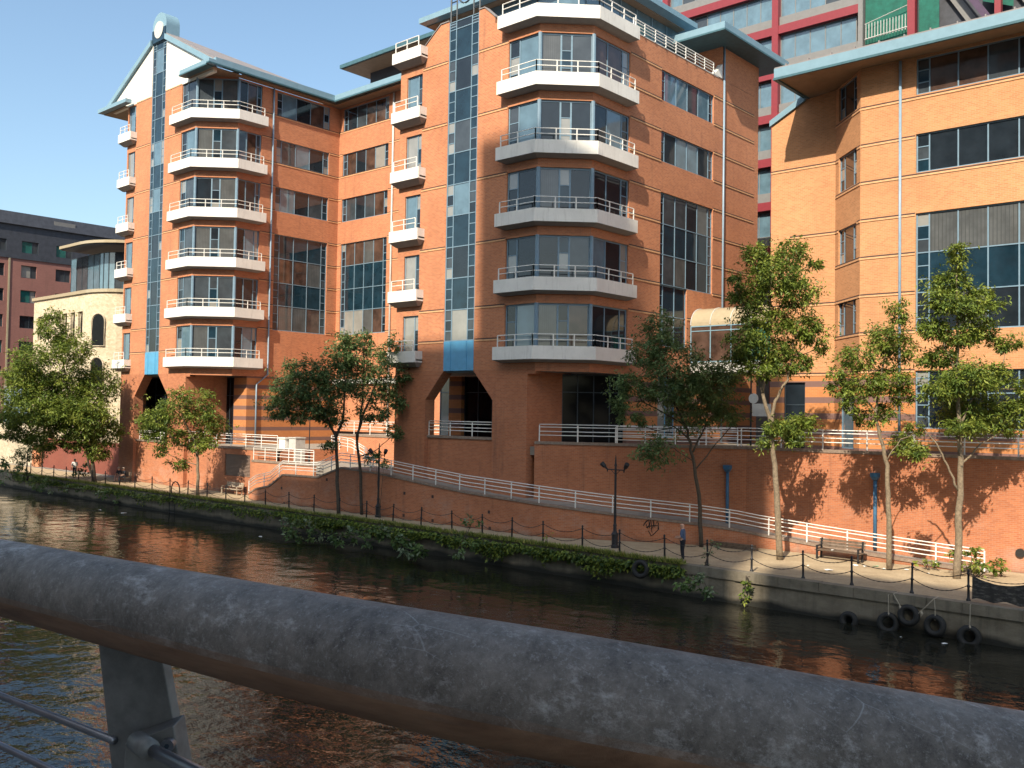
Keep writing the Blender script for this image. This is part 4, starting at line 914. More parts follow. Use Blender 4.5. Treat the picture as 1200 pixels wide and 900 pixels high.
# blue overflow pipes with hoppers on the retaining wall
def hopper(px, top, bot, label):
    t = thing('downpipe', label, 'downpipe', (0, 0, 0)); 
    if px < 900:
        a = Vector((-36.0, 42.65)); f = Facet((-36.0, 42.65), (-24.95, 47.6)); d = FW + RT * ((px - 600) / FPX) - UP * ((top - 450) / FPX); tt = a.dot(f.n) / (d.x * f.n.x + d.y * f.n.y); P = CAMP + d * tt; c = Vector((P.x, P.y)) + f.n * .16; z1 = P.z; z0 = .9
    else:
        P = hitY(px, top, 47.6); c = Vector((P.x, 47.44)); z1 = P.z; z0 = .4
    t.location = (c.x, c.y, z0); ROOTLOC[t.name] = (c.x, c.y, z0)
    m = MB(); m.tube([(c.x, c.y, z0), (c.x, c.y, z1 - .35)], .09, 10); m.build('pipe', M['pipe_blue'], t, True)
    m = MB(); m.hexa([(c.x - .1, c.y - .1, z1 - .36), (c.x + .1, c.y - .1, z1 - .36), (c.x + .1, c.y + .1, z1 - .36), (c.x - .1, c.y + .1, z1 - .36)], [(c.x - .17, c.y - .16, z1 - .2), (c.x + .17, c.y - .16, z1 - .2), (c.x + .17, c.y + .14, z1 - .2), (c.x - .17, c.y + .14, z1 - .2)]); m.box(c.x - .19, c.x + .19, c.y - .18, c.y + .14, z1 - .2, z1); m.build('hopper', M['pipe_blue'], t)
hopper(853, 545, 600, 'blue downpipe with hopper on the shaded part of the brick wall'); hopper(1027, 554, 645, 'blue downpipe with hopper on the sunlit brick wall behind the trees')
# ------------------------------------------------------------------ towpath furniture
bx = [8.6, 11.0, 13.1, 15.5, 17.6, 20.0, 22.2, 24.5, 27.1, 29.4, 32.0, 34.2, 36.4, 38.8, 41.4, 43.9, 46.4, 49.1, 51.8, 54.6, 57.4, 60.0, 62.5, 65.1, 67.9, 70.6, 73.5, 76.4, 79.1, 81.7, 84.3, 87.0, 89.6, 92.3, 95.0, 97.6]
bm_ = MB(); bm_.lathe([(.085, 0), (.085, .06), (.06, .1), (.048, .16), (.046, .52), (.062, .54), (.062, .60), (.044, .62), (.040, 1.0), (.058, 1.02), (.058, 1.06), (.03, 1.09), (.048, 1.13), (.05, 1.17), (.03, 1.21), (.004, 1.225)], seg=10)
b0 = None; BP = []
rb = random.Random(21)
for i, v in enumerate(bx):
    lab = 'black iron bollard on the quay edge, ' + ORD[i] + ' from the right end of the row'
    if b0 is None: o = b0 = bm_.build('bollard', M['black_iron'], None, True)
    else: o = b0.copy(); COL.objects.link(o)
    o.location = (-v, 38.72, 0); o.rotation_euler = (R(rb.uniform(-1.6, 1.6)), R(rb.uniform(-1.6, 1.6)), 0); tag(o, lab, 'bollard', 'bollards along the quay edge'); BP.append(Vector((-v, 38.72, 0)))
def chain(a, b, sag):
    m = MB(); n = 22; P = [a.lerp(b, i / n) - Vector((0, 0, sag * 4 * (i / n) * (1 - i / n))) for i in range(n + 1)]
    m.tube(P, [.013 if i % 2 else .021 for i in range(n + 1)], 5); return m
for i in range(len(BP) - 1):
    for k, (h, s) in enumerate(((1.04, .24), (.57, .26))):
        o = chain(BP[i] + Vector((-.06, 0, h)), BP[i + 1] + Vector((.06, 0, h)), s * rb.uniform(.8, 1.15)).build('chain', M['black_iron'])
        tag(o, ('upper' if k == 0 else 'lower') + ' sagging chain in the ' + ORD[i] + ' gap between bollards from the right', 'chain', 'chains between the bollards')
# netting hung on the rightmost chains
m = MB(); n = 14; nx0, nx1 = -10.85, -8.75
for i in range(n):
    a, b = i / n, (i + 1) / n; xa, xb = nx0 + (nx1 - nx0) * a, nx0 + (nx1 - nx0) * b; za, zb = 1.0 - .35 * 4 * a * (1 - a) * .7, 1.0 - .35 * 4 * b * (1 - b) * .7
    ya, yb = 38.66 + .03 * math.sin(i * 2), 38.66 + .03 * math.sin(i * 2 + 2)
    m.face([(xa, ya - .04, .12 + .05 * math.sin(i)), (xb, yb - .04, .12 + .05 * math.sin(i + 1)), (xb, yb, zb), (xa, ya, za)])
m_, n_, b_ = _new('dark_netting'); pz = _pos(n_, (1, 1, 3)); n_.links.new(_mix(n_, _ramp(n_, _noise(n_, 3.5, 4, .7, pz), .5, .7), (.03, .028, .026), (.13, .12, .11)), b_.inputs['Base Color']); b_.inputs['Roughness'].default_value = .9
o = m.build('netting', m_); tag(o, 'dark sagging netting hung between the bollards at the far right', 'netting')

def bench(label, x, y, rot, wood, w=2.1):
    t = thing('bench', label, 'bench', (0, 0, 0)); w2 = w / 2
    for i in range(4): m = MB(); m.box(-w2, w2, -.24 + i * .125, -.14 + i * .125, .43, .465); m.build('seat_slat', M[wood], t)
    for i in range(3):
        z = .58 + i * .135; m = MB(); m.hexa([(-w2, .27 + i * .03, z), (w2, .27 + i * .03, z), (w2, .30 + i * .03, z), (-w2, .30 + i * .03, z)], [(-w2, .295 + i * .03, z + .11), (w2, .295 + i * .03, z + .11), (w2, .325 + i * .03, z + .11), (-w2, .325 + i * .03, z + .11)]); m.build('back_slat', M[wood], t)
    for s in (-1, 1):
        xx = s * (w2 - .12); m = MB(); m.box(xx - .04, xx + .04, -.24, -.16, 0, .43); m.box(xx - .04, xx + .04, -.16, .22, .36, .43); m.hexa([(xx - .04, .2, 0), (xx + .04, .2, 0), (xx + .04, .29, 0), (xx - .04, .29, 0)], [(xx - .04, .30, .98), (xx + .04, .30, .98), (xx + .04, .38, .98), (xx - .04, .38, .98)]); m.box(xx - .045, xx + .045, -.24, .3, .62, .67); m.box(xx - .04, xx + .04, -.24, -.17, .43, .62); m.build('frame_end', M['black_iron'] if wood == 'old_wood' else M[wood], t)
    t.location = (x, y, 0); t.rotation_euler = (0, 0, rot); return t
bench('dark weathered wooden bench under the trees beside litter on the right', -18.6, 44.9, R(-2), 'old_wood', 2.3)
bench('pale grey wooden bench against the lit brick wall left of the steps', -67.0, 42.0, 0, 'pale_wood', 2.4)
m = MB(); m.box(-25.5, -22.9, 44.72, 45.06, 0, .16); m.box(-25.4, -23.0, 44.76, 45.02, .16, .26); o = m.build('timber_kerb', M['old_wood']); tag(o, 'long low timber beam lying at the foot of the ramp wall near the man', 'beam')

def lamp(label, x, y):
    t = thing('lamp_post', label, 'lamp post', (x, y, 0))
    m = MB(); m.lathe([(.20, 0), (.20, .12), (.165, .16), (.165, .62), (.19, .66), (.19, .72), (.13, .8), (.11, .86)], (x, y, 0), 12); m.build('base', M['black_iron'], t)
    m = MB(); m.lathe([(.10, .86), (.085, 1.1), (.10, 1.12), (.10, 1.18), (.07, 1.25), (.055, 4.2), (.075, 4.22), (.075, 4.28), (.05, 4.32), (.035, 4.6), (.012, 4.78)], (x, y, 0), 12); m.build('column', M['black_iron'], t)
    m = MB(); m.tube([(x - .52, y, 4.02), (x - .1, y, 4.02), (x + .1, y, 4.02), (x + .52, y, 4.02)], .032, 6); m.tube([(x - .3, y, 4.02), (x, y, 3.75)], .018, 5); m.tube([(x + .3, y, 4.02), (x, y, 3.75)], .018, 5); m.build('cross_arm', M['black_iron'], t)
    for s in (-1, 1):
        m = MB(); c = Vector((x + s * .52, y, 4.02)); d = Vector((s * .55, -.25, .62)).normalized()
        m.tube([c, c + d * .16, c + d * .2, c + d * .46], [.04, .06, .11, .13], 10); m.tube([c, c - Vector((0, 0, .12))], .035, 6); m.build('lamp_head', M['black_iron'], t)
    return t
lamp('black iron lamp post with two tilted heads standing by the graffiti wall', -28.55, 40.35)
lamp('black iron lamp post half hidden behind leaves at the top of the ramp', -47.2, 40.35)
p = hitY(362, 545, 44.2); m = MB(); m.lathe([(.1, 0), (.07, .5), (.04, .55), (.035, 3.4), (.06, 3.42), (.02, 3.5)], (p.x, 44.2, 2.75), 8); o = m.build('slim_post', M['black_iron']); tag(o, 'slim black post on the landing behind the left riverside trees', 'post')
p = hitY(880, 480, 51.0); t = thing('sign_post', 'black post with a pale round sign near the entrance on the terrace', 'sign post', (p.x, 51.0, 4.9))
m = MB(); m.lathe([(.09, 0), (.06, .1), (.05, 4.6), (.02, 4.65)], (p.x, 51.0, 4.9), 8); m.build('post', M['black_iron'], t); c = hitY(883, 467, 50.9); m = MB(); m.tube([(c.x, 50.93, c.z), (c.x, 50.88, c.z)], .3, 20); m.build('round_sign', M['cabinet'], t)
m = MB(); c = hitY(893, 480, 52.1); m.box(c.x - .6, c.x + .6, 52.02, 52.08, c.z - .4, c.z + .35); o = m.build('notice_board', M['cabinet']); tag(o, 'pale notice board on the banded wall beside the dark entrance door', 'notice board')

# tyres hung on the quay as fenders, their ropes
def tyre(px, py, label, y=38.02, tilt=0., r=.31):
    p = hitY(px, py, y); t = thing('tyre_fender', label, 'tyre', (p.x, y, p.z)); m = MB(); m.torus((p.x, y - .02, p.z), (tilt, -1, .12), r, .115, 26, 10); m.build('tyre', M['rubber'], t, True); return p
ty = [tyre(1041, 730, 'leftmost black tyre of the four on ropes, half in the water', tilt=.15), tyre(1065, 721, 'black tyre hung highest on the quay among the four at right'), tyre(1096, 733, 'black tyre with a knotted rope, second from the right on the quay', tilt=-.1), tyre(1136, 746, 'black tyre touching the water, farthest right on the quay', tilt=.2)]
tyre(751, 667, 'black tyre lying on the grassy quay edge below the lamp post', y=37.78, tilt=.2, r=.33)
tyre(995, 727, 'sunken black tyre barely showing at the waterline left of the roped tyres', r=.26)
for (a, b), lab in ((((1041, 697), (1041, 722)), 'straight grey rope holding the leftmost roped tyre'), (((1047, 696), (1056, 712)), 'slanting grey rope tied to the highest tyre'), (((1095, 702), (1096, 725)), 'straight grey rope with a knot above the second tyre from the right'), (((1094, 702), (1076, 719)), 'diagonal grey rope stretched from the highest tyre up to the right'), (((1137, 709), (1136, 738)), 'straight grey rope holding the tyre farthest right')):
    A, B = hitY(*a, 38.05), hitY(*b, 37.95); m = MB(); m.tube([A + Vector((0, .5, .02)), A, A.lerp(B, .5) + Vector((.015, -.03, 0)), B], .018, 5)
    k = A.lerp(B, .8); m.tube([k, k + Vector((.03, -.02, -.1)), k + Vector((.0, -.02, -.22))], [.02, .05, .015], 6); o = m.build('rope', M['rope']); tag(o, lab, 'rope', 'ropes on the quay wall')
# ladder with a hoop
p = hitY(203, 596, 38.1); lx = p.x; t = thing('quay_ladder', 'black iron ladder with an arched grab hoop on the quay wall at left', 'ladder', (lx, 38.0, -1.4))
for s in (-.42, .42): m = MB(); m.tube([(lx + s, 38.0, -1.8), (lx + s, 38.0, .2)], .035, 6); m.build('stile', M['black_iron'], t)
m = MB(); m.tube([(lx + .62 * math.cos(a), 38.25, .45 + .62 * math.sin(a)) for a in [math.pi * i / 14 for i in range(15)]], .05, 6); m.tube([(lx - .62, 38.25, .45), (lx - .62, 38.25, .0)], .05, 6); m.tube([(lx + .62, 38.25, .45), (lx + .62, 38.25, .0)], .05, 6); m.build('grab_hoop', M['black_iron'], t)
for i in range(6): m = MB(); m.tube([(lx - .42, 38.0, -1.3 + i * .28), (lx + .42, 38.0, -1.3 + i * .28)], .02, 5); m.build('rung', M['black_iron'], t)
# litter
rl = random.Random(11)
M['paper'] = plain("white_paper", (.78, .77, .74), .8, var=.05); M['plastic_green'] = plain("green_plastic", (.12, .42, .25), .4)
def scrap(label, p, s, mat='paper', cat='litter'):
    m = MB(); pts = []
    n = 7
    for i in range(n): a = 2 * math.pi * i / n; r = s * rl.uniform(.6, 1.1); pts.append((p.x + r * math.cos(a), p.y + r * math.sin(a), p.z + rl.uniform(.01, .09) * s * 4))
    c = (p.x, p.y, p.z + s * rl.uniform(.2, .5))
    for i in range(n): m.face([pts[i], pts[(i + 1) % n], c])
    o = m.build('litter', M[mat]); tag(o, label, cat, 'litter on the path and water')
for px, py, s, lab, mt in ((971, 669, .22, 'largest white paper scrap on the path in front of the dark bench', 'paper'), (947, 663, .09, 'small white scrap left of the dark bench', 'paper'), (1003, 663, .14, 'white scrap at the foot of the dark bench', 'paper'), (1014, 664, .12, 'white scrap just right of the dark bench', 'paper'), (1026, 664, .16, 'green plastic scrap right of the dark bench', 'plastic_green'), (1036, 667, .12, 'white scrap left of the middle right tree trunk', 'paper'), (1062, 668, .15, 'white scrap right of the middle right tree trunk', 'paper'), (1087, 672, .1, 'white scrap on the path between the two right tree trunks', 'paper')):
    scrap(lab, hitZ(px, py, 0), s, mt)
p = hitZ(985, 652, 0); scrap('white paper lying on the seat of the dark bench', Vector((-18.9, 44.85, .465)), .13)
for px, py, s, lab in ((1107, 755, .16, 'white scrap floating on the water below the roped tyres'), (1056, 747, .07, 'tiny white scrap floating left of the floating paper'), (145, 602, .22, 'white scrap floating by the far left quay'), (117, 598, .16, 'faint white scrap floating at the far left near the quay'), (305, 629, .14, 'white scrap floating below the leafy quay bushes')):
    scrap(lab, hitZ(px, py, -1.4), s)
# ------------------------------------------------------------------ trees, shrubs, weeds
def leafmat(name, col, trans=.5):
    m, n, b = _new(name); p = _pos(n)
    f = _ramp(n, _noise(n, 1.7, 3, .6, p), .3, .7)
    c = _mix(n, f, tuple(x * .72 for x in col), tuple(x * 1.3 for x in col))
    n.links.new(c, b.inputs["Base Color"]); b.inputs["Roughness"].default_value = .5; b.inputs["Specular IOR Level"].default_value = .3
    t = n.nodes.new("ShaderNodeBsdfTranslucent"); n.links.new(c, t.inputs["Color"])
    mx = n.nodes.new("ShaderNodeMixShader"); mx.inputs[0].default_value = trans * .6
    n.links.new(b.outputs[0], mx.inputs[1]); n.links.new(t.outputs[0], mx.inputs[2]); n.links.new(mx.outputs[0], n.nodes["Material Output"].inputs[0]); return m
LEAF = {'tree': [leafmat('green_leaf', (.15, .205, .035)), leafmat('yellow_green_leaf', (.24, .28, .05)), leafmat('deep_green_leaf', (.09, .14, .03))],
        'shade': [leafmat('shaded_leaf', (.115, .18, .065)), leafmat('shaded_light_leaf', (.15, .21, .07)), leafmat('shaded_deep_leaf', (.075, .12, .042))],  # tree leaves with the shade they stand in put into the colour
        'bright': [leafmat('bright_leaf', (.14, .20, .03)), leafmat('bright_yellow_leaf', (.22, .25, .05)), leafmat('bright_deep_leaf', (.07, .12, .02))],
        'bush': [leafmat('bush_leaf', (.13, .20, .06)), leafmat('grey_green_leaf', (.21, .26, .15)), leafmat('bush_deep_leaf', (.075, .125, .04))],
        'dry': [leafmat('straw_blade', (.40, .36, .12)), leafmat('grass_blade', (.27, .31, .06)), leafmat('grass_deep_blade', (.11, .16, .035))]}
def leaf(mb, c, s, rng, droop=.35, wide=.36, mi=0, out=None):
    d = Vector((rng.gauss(0, 1), rng.gauss(0, 1), rng.gauss(0, .6) - droop))
    if out is not None: d += out * .9
    d = d.normalized(); n = Vector((rng.gauss(0, .7), rng.gauss(0, .7), 1.0)); sd = d.cross(n)
    if sd.length < 1e-4: return
    sd = sd.normalized() * s * wide * .5; L = d * s
    mb.face([c, c + L * .45 + sd, c + L + Vector((0, 0, -s * .12)), c + L * .45 - sd], mi)
def clump(mb, c, r, n, s, rng, wide=.36, droop=.35):
    """leaf sprays through an uneven ellipsoid, denser near its skin, in small tufts"""
    tufts = max(3, n // 22); k = n // tufts
    for _ in range(tufts):
        while True:
            q = Vector((rng.uniform(-1, 1), rng.uniform(-1, 1), rng.uniform(-1, 1)))
            if .12 < q.length < 1: break
        q *= (.45 + .55 * rng.random() ** .5) / max(q.length, .35) * q.length ** .45
        t = c + Vector((q.x * r[0], q.y * r[1], q.z * r[2])); o = Vector((q.x, q.y, q.z * .6)); mi = rng.choices((0, 1, 2), (5, 3, 3))[0]; tr = .27 * min(r) + .07
        for _ in range(k):
            leaf(mb, t + Vector((rng.gauss(0, tr * .5), rng.gauss(0, tr * .5), rng.gauss(0, tr * .38))), s * rng.uniform(.65, 1.25), rng, droop, wide, mi if rng.random() < .8 else rng.randrange(3), o)
def tree(label, base, blobs, limbs, kind, seed, trunk='bark', density=1.0, s=.30, spread=1.0, group='riverside trees'):
    """base and outlines given by where they stand in the picture, built at the base's real distance with depth of their own"""
    rng = random.Random(seed); B = hitZ(*base, 0) if len(base) == 2 else Vector(base); w = depth_of(B); pxm = w / FPX
    t = thing('tree', label, 'tree', tuple(B), group)
    s *= .66; cr = MB(); tr = MB(); cents = []
    for x, y, rx, ry in blobs:
        rx *= 1.10; ry *= 1.06
        rad = (rx + ry) / 2 * pxm; dp = rng.uniform(-1, 1) * spread * rad * .9
        c = at(x, y, w) + FW * 0 + Vector((FW.x, FW.y, 0)).normalized() * dp
        R3 = (rx * pxm, max(.5, (rx * .8 + ry * .2) * pxm), ry * pxm); cents.append(c)
        n = int(density * 10.0 * math.pi * rx * ry / 10)
        clump(cr, c, R3, max(20, n), s, rng)
        for _ in range(max(4, int(rx * ry / 32))):                     # stray sprays that break the outline
            a = rng.uniform(0, 6.28); e = c + Vector((math.cos(a) * R3[0] * 1.15, rng.uniform(-1, 1) * R3[1], math.sin(a) * R3[2] * 1.15)); mi = rng.randrange(3)
            for _ in range(11): leaf(cr, e + Vector((rng.gauss(0, .16), rng.gauss(0, .16), rng.gauss(0, .12))), s, rng, .4, .36, mi)
    joints = []
    for pts, r0, r1 in limbs:
        P = []; 
        for i, q in enumerate(pts):
            v = at(q[0], q[1], w)
            if i == 0 and abs(q[0] - base[0]) < 2 and abs(q[1] - base[1]) < 3: v = B.copy() - Vector((0, 0, .1))
            elif len(q) > 2: v += Vector((FW.x, FW.y, 0)).normalized() * q[2]
            P.append(v)
        Q = []
        for i in range(len(P) - 1):
            for j in range(4):
                f = j / 4; Q.append(P[i].lerp(P[i + 1], f) + (Vector((rng.gauss(0, .02), rng.gauss(0, .03), 0)) if (i or j) else Vector()))
        Q.append(P[-1]); tr.tube(Q, [r0 + (r1 - r0) * i / (len(Q) - 1) for i in range(len(Q))], 8)
        joints += Q[len(Q) // 3:]
    for c in cents:                                                     # twigs from the nearest limb into each clump
        j = min(joints, key=lambda q: (q - c).length + max(0, q.z - c.z) * 2); mid = j.lerp(c, .5) + Vector((rng.gauss(0, .1), rng.gauss(0, .1), -.05)); tr.tube([j, mid, c], [.035, .022, .008], 5)
    tr.build('trunk', M[trunk], t, True); cr.build('crown', LEAF[kind], t); return t
tree('broad full tree at the far left in front of the stone building', (112, 566), [(68, 385, 16, 20), (50, 420, 26, 16), (90, 412, 20, 20), (34, 460, 26, 18), (75, 452, 34, 24), (108, 452, 22, 24), (20, 490, 18, 12), (60, 488, 38, 20), (98, 495, 34, 20), (124, 508, 14, 16), (48, 516, 28, 12), (88, 518, 30, 12), (116, 528, 14, 11), (72, 400, 14, 10), (30, 438, 22, 14), (45, 482, 34, 20), (14, 508, 16, 10), (80, 480, 34, 18), (112, 485, 24, 20), (56, 450, 28, 18)],
     [([(112, 566), (108, 540), (96, 505), (80, 460), (72, 410)], .2, .05), ([(112, 566), (104, 545), (100, 520), (110, 480)], .12, .05), ([(100, 515), (70, 490), (45, 470)], .1, .04), ([(100, 530), (105, 535), (118, 500)], .08, .03)], 'tree', 1, 'bark_dark', 1.6, .46)
tree('small dark tree hanging low at the left end of the towpath', (32, 562), [(32, 530, 16, 12), (22, 538, 9, 10), (40, 520, 12, 9)], [([(32, 562), (32, 545), (32, 528)], .1, .03)], 'shade', 2, 'bark_dark', 1.3, .36)
tree('low leafy tree in front of the left tower pier', (232, 582), [(184, 492, 20, 15), (208, 478, 24, 18), (236, 474, 16, 18), (242, 500, 20, 16), (200, 510, 26, 11), (226, 520, 20, 12), (190, 526, 12, 7), (250, 490, 9, 10), (208, 543, 12, 7), (217, 462, 10, 8), (175, 505, 10, 8), (246, 520, 10, 7)],
     [([(232, 582), (232, 550), (230, 525), (220, 500), (210, 480)], .14, .04), ([(231, 535), (240, 515), (242, 490)], .07, .03), ([(230, 528), (210, 520), (195, 505)], .06, .02), ([(231, 545), (215, 540)], .04, .02)], 'tree', 3, 'bark', 1.25, .40)
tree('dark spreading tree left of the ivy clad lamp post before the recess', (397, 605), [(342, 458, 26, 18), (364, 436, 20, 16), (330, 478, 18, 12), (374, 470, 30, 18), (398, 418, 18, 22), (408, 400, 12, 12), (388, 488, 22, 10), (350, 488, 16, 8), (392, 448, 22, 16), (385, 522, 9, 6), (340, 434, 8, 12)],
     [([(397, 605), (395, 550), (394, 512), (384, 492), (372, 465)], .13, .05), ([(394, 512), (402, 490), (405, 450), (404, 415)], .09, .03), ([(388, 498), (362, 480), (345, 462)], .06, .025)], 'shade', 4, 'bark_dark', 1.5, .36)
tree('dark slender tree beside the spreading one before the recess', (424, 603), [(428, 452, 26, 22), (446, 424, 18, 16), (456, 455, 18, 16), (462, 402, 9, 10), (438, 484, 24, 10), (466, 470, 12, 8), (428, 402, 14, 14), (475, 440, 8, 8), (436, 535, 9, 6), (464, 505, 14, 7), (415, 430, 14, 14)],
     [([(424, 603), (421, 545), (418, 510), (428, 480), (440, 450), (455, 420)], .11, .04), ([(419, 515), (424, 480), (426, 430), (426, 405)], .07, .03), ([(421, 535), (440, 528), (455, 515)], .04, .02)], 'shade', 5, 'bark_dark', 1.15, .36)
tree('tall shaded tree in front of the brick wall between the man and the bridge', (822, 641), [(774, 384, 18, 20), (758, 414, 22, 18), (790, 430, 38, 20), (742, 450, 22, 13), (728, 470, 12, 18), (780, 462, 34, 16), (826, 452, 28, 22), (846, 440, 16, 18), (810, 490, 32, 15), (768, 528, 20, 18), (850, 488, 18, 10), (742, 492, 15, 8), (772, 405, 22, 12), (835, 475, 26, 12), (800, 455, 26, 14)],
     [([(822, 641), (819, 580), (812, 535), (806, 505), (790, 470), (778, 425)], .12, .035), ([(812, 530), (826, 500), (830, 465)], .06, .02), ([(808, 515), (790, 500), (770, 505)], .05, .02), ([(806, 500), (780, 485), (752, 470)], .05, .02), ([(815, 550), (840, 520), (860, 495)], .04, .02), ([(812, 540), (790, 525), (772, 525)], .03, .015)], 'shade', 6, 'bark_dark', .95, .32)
tree('tall sunlit tree with forked trunk beside the shadow edge on the brick wall', (914, 656), [(884, 300, 11, 15), (926, 297, 18, 17), (905, 325, 32, 20), (880, 350, 24, 17), (930, 345, 24, 18), (950, 312, 9, 7), (900, 375, 30, 16), (935, 385, 24, 14), (870, 398, 20, 15), (904, 410, 34, 17), (950, 393, 14, 10), (926, 425, 28, 13), (890, 435, 24, 11), (960, 408, 8, 8), (862, 330, 9, 8), (868, 418, 14, 10), (930, 502, 24, 13), (908, 500, 14, 8), (900, 518, 10, 8), (948, 494, 12, 9), (934, 518, 12, 6)],
     [([(914, 656), (911, 590), (906, 530), (903, 495), (893, 460), (888, 430)], .17, .06), ([(903, 500), (908, 470), (922, 445), (928, 420)], .1, .04), ([(893, 460), (896, 420), (902, 370), (904, 320)], .09, .03), ([(897, 415), (878, 375), (862, 340)], .04, .015), ([(900, 385), (920, 350), (926, 310)], .05, .02), ([(906, 525), (922, 512)], .03, .015)], 'tree', 7, 'bark', 1.35, .30)
tree('thin sunlit tree directly right of the dark bench', (1042, 668), [(1050, 368, 12, 14), (1036, 398, 20, 16), (1002, 420, 24, 14), (1056, 408, 18, 18), (1012, 450, 26, 13), (1046, 444, 24, 14), (985, 455, 15, 11), (1000, 474, 20, 9), (1060, 462, 16, 11), (1022, 490, 22, 8), (1065, 522, 14, 12), (1075, 505, 10, 8), (978, 438, 9, 7), (1046, 480, 14, 8)],
     [([(1042, 668), (1041, 590), (1039, 545), (1034, 520), (1026, 490), (1030, 450), (1040, 405), (1048, 370)], .13, .02), ([(1027, 485), (1012, 465), (1000, 445)], .045, .02), ([(1030, 492), (1050, 482), (1068, 487)], .035, .015), ([(1039, 540), (1055, 515)], .03, .015)], 'tree', 8, 'bark', 1.15, .28)
tree('large sunlit tree at the far right with a long side branch', (1121, 678), [(1122, 298, 11, 13), (1120, 328, 20, 17), (1150, 343, 13, 8), (1105, 355, 20, 15), (1136, 360, 22, 15), (1096, 385, 16, 13), (1125, 393, 24, 13), (1108, 418, 24, 12), (1160, 385, 18, 13), (1182, 402, 16, 9), (1130, 445, 32, 18), (1100, 455, 20, 13), (1162, 440, 22, 14), (1150, 480, 34, 20), (1190, 480, 18, 15), (1122, 500, 24, 9), (1180, 502, 18, 9), (1165, 355, 9, 6), (1200, 455, 14, 12), (1072, 530, 14, 9), (1146, 500, 26, 10)],
     [([(1121, 678), (1124, 610), (1126, 550), (1124, 500), (1121, 440), (1122, 380), (1121, 320)], .17, .03), ([(1124, 500), (1138, 470), (1160, 450)], .06, .02), ([(1122, 440), (1108, 410), (1100, 385)], .05, .02), ([(1123, 575), (1110, 545), (1098, 520), (1084, 505)], .055, .025), ([(1125, 545), (1150, 520), (1185, 500)], .05, .02), ([(1122, 400), (1140, 370)], .04, .015)], 'tree', 9, 'bark', 1.4, .29)
# bare twigs on the forked trunk
def shrub(label, base, blobs, kind, seed, s=.2, density=1.3, z=0., name='shrub', wide=.5):
    rng = random.Random(seed); B = hitZ(*base, z); w = depth_of(B); pxm = w / FPX; t = thing(name, label, 'shrub', tuple(B)); mb = MB(); st = MB()
    for x, y, rx, ry in blobs:
        c = at(x, y, w) + Vector((FW.x, FW.y, 0)).normalized() * rng.uniform(-.3, .3); clump(mb, c, (rx * pxm, max(.3, rx * .7 * pxm), ry * pxm), max(16, int(density * math.pi * rx * ry / 5)), s, rng, wide, .1)
        st.tube([B + Vector((rng.uniform(-.15, .15), rng.uniform(-.1, .1), -.05)), B.lerp(c, .5) + Vector((0, 0, .1)), c], [.025, .018, .006], 5)
    st.build('stem', M['bark_dark'], t); mb.build('foliage', LEAF[kind], t); return t
shrub('big dark bush on the quay edge below the two dark trees', (350, 612), [(350, 622, 20, 14), (335, 615, 14, 10), (370, 628, 14, 10)], 'bush', 31, .26)
shrub('broad leafy bush over the quay wall right of the big dark bush', (425, 620), [(425, 628, 24, 13), (400, 630, 14, 10), (448, 622, 16, 10)], 'bush', 32, .28)
shrub('large leaved plant drooping towards the water right of the broad bush', (478, 632), [(478, 640, 18, 12), (462, 630, 10, 8), (492, 646, 9, 8)], 'bush', 33, .34)
shrub('spiky grey green plant with tall stalks on the quay edge', (545, 634), [(545, 636, 16, 12), (548, 618, 9, 10), (535, 646, 12, 9), (556, 606, 10, 8)], 'bush', 34, .22, .9)
shrub('small upright weed beside the bollard above the grassy quay', (641, 640), [(641, 640, 6, 8), (640, 655, 5, 10), (641, 628, 3, 6)], 'bright', 35, .18)
shrub('dark leafy plant hanging over the quay below the man', (818, 672), [(820, 684, 17, 14), (800, 680, 12, 9), (830, 694, 10, 8)], 'bush', 36, .22)
shrub('tall thin weed standing near the man on the quay edge', (828, 664), [(829, 650, 7, 10), (834, 636, 9, 6), (826, 660, 8, 6)], 'bush', 37, .16, .9)
shrub('bright sunlit ivy trailing down the quay wall at the shadow edge', (876, 674), [(876, 684, 7, 8), (873, 698, 6, 9), (880, 690, 5, 7)], 'bright', 38, .17, 1.8)
shrub('bright yellow green shrub around the far right tree trunk', (1140, 676), [(1148, 660, 20, 13), (1125, 655, 16, 10), (1165, 662, 14, 10), (1140, 645, 12, 8), (1175, 668, 8, 6)], 'bright', 39, .2)
shrub('low green weeds on the ramp edge between the two right trees', (1088, 668), [(1085, 658, 13, 6), (1100, 660, 10, 6), (1070, 656, 8, 4)], 'tree', 40, .16)
shrub('round bush beside the leaning trunk at the far left', (100, 560), [(100, 548, 14, 13), (92, 555, 9, 8)], 'bush', 41, .3)
shrub('reedy clump on the quay at the far left end', (16, 564), [(18, 556, 16, 12), (2, 556, 12, 14), (45, 566, 20, 8), (10, 540, 8, 10)], 'bush', 42, .34)
shrub('dark undergrowth on the quay below the small dark tree', (60, 570), [(60, 572, 22, 7), (85, 574, 16, 6), (120, 578, 14, 7), (145, 582, 14, 8)], 'bush', 43, .26)
shrub('ivy ball wrapped round the upper lamp post on the ramp', (444, 607), [(445, 540, 11, 9), (440, 532, 7, 6), (450, 546, 7, 6)], 'shade', 44, .22, 1.6)
shrub('small weeds growing on the ramp edge under the forked tree', (945, 640), [(945, 628, 11, 6), (930, 622, 7, 4), (958, 630, 7, 4)], 'bush', 45, .18)
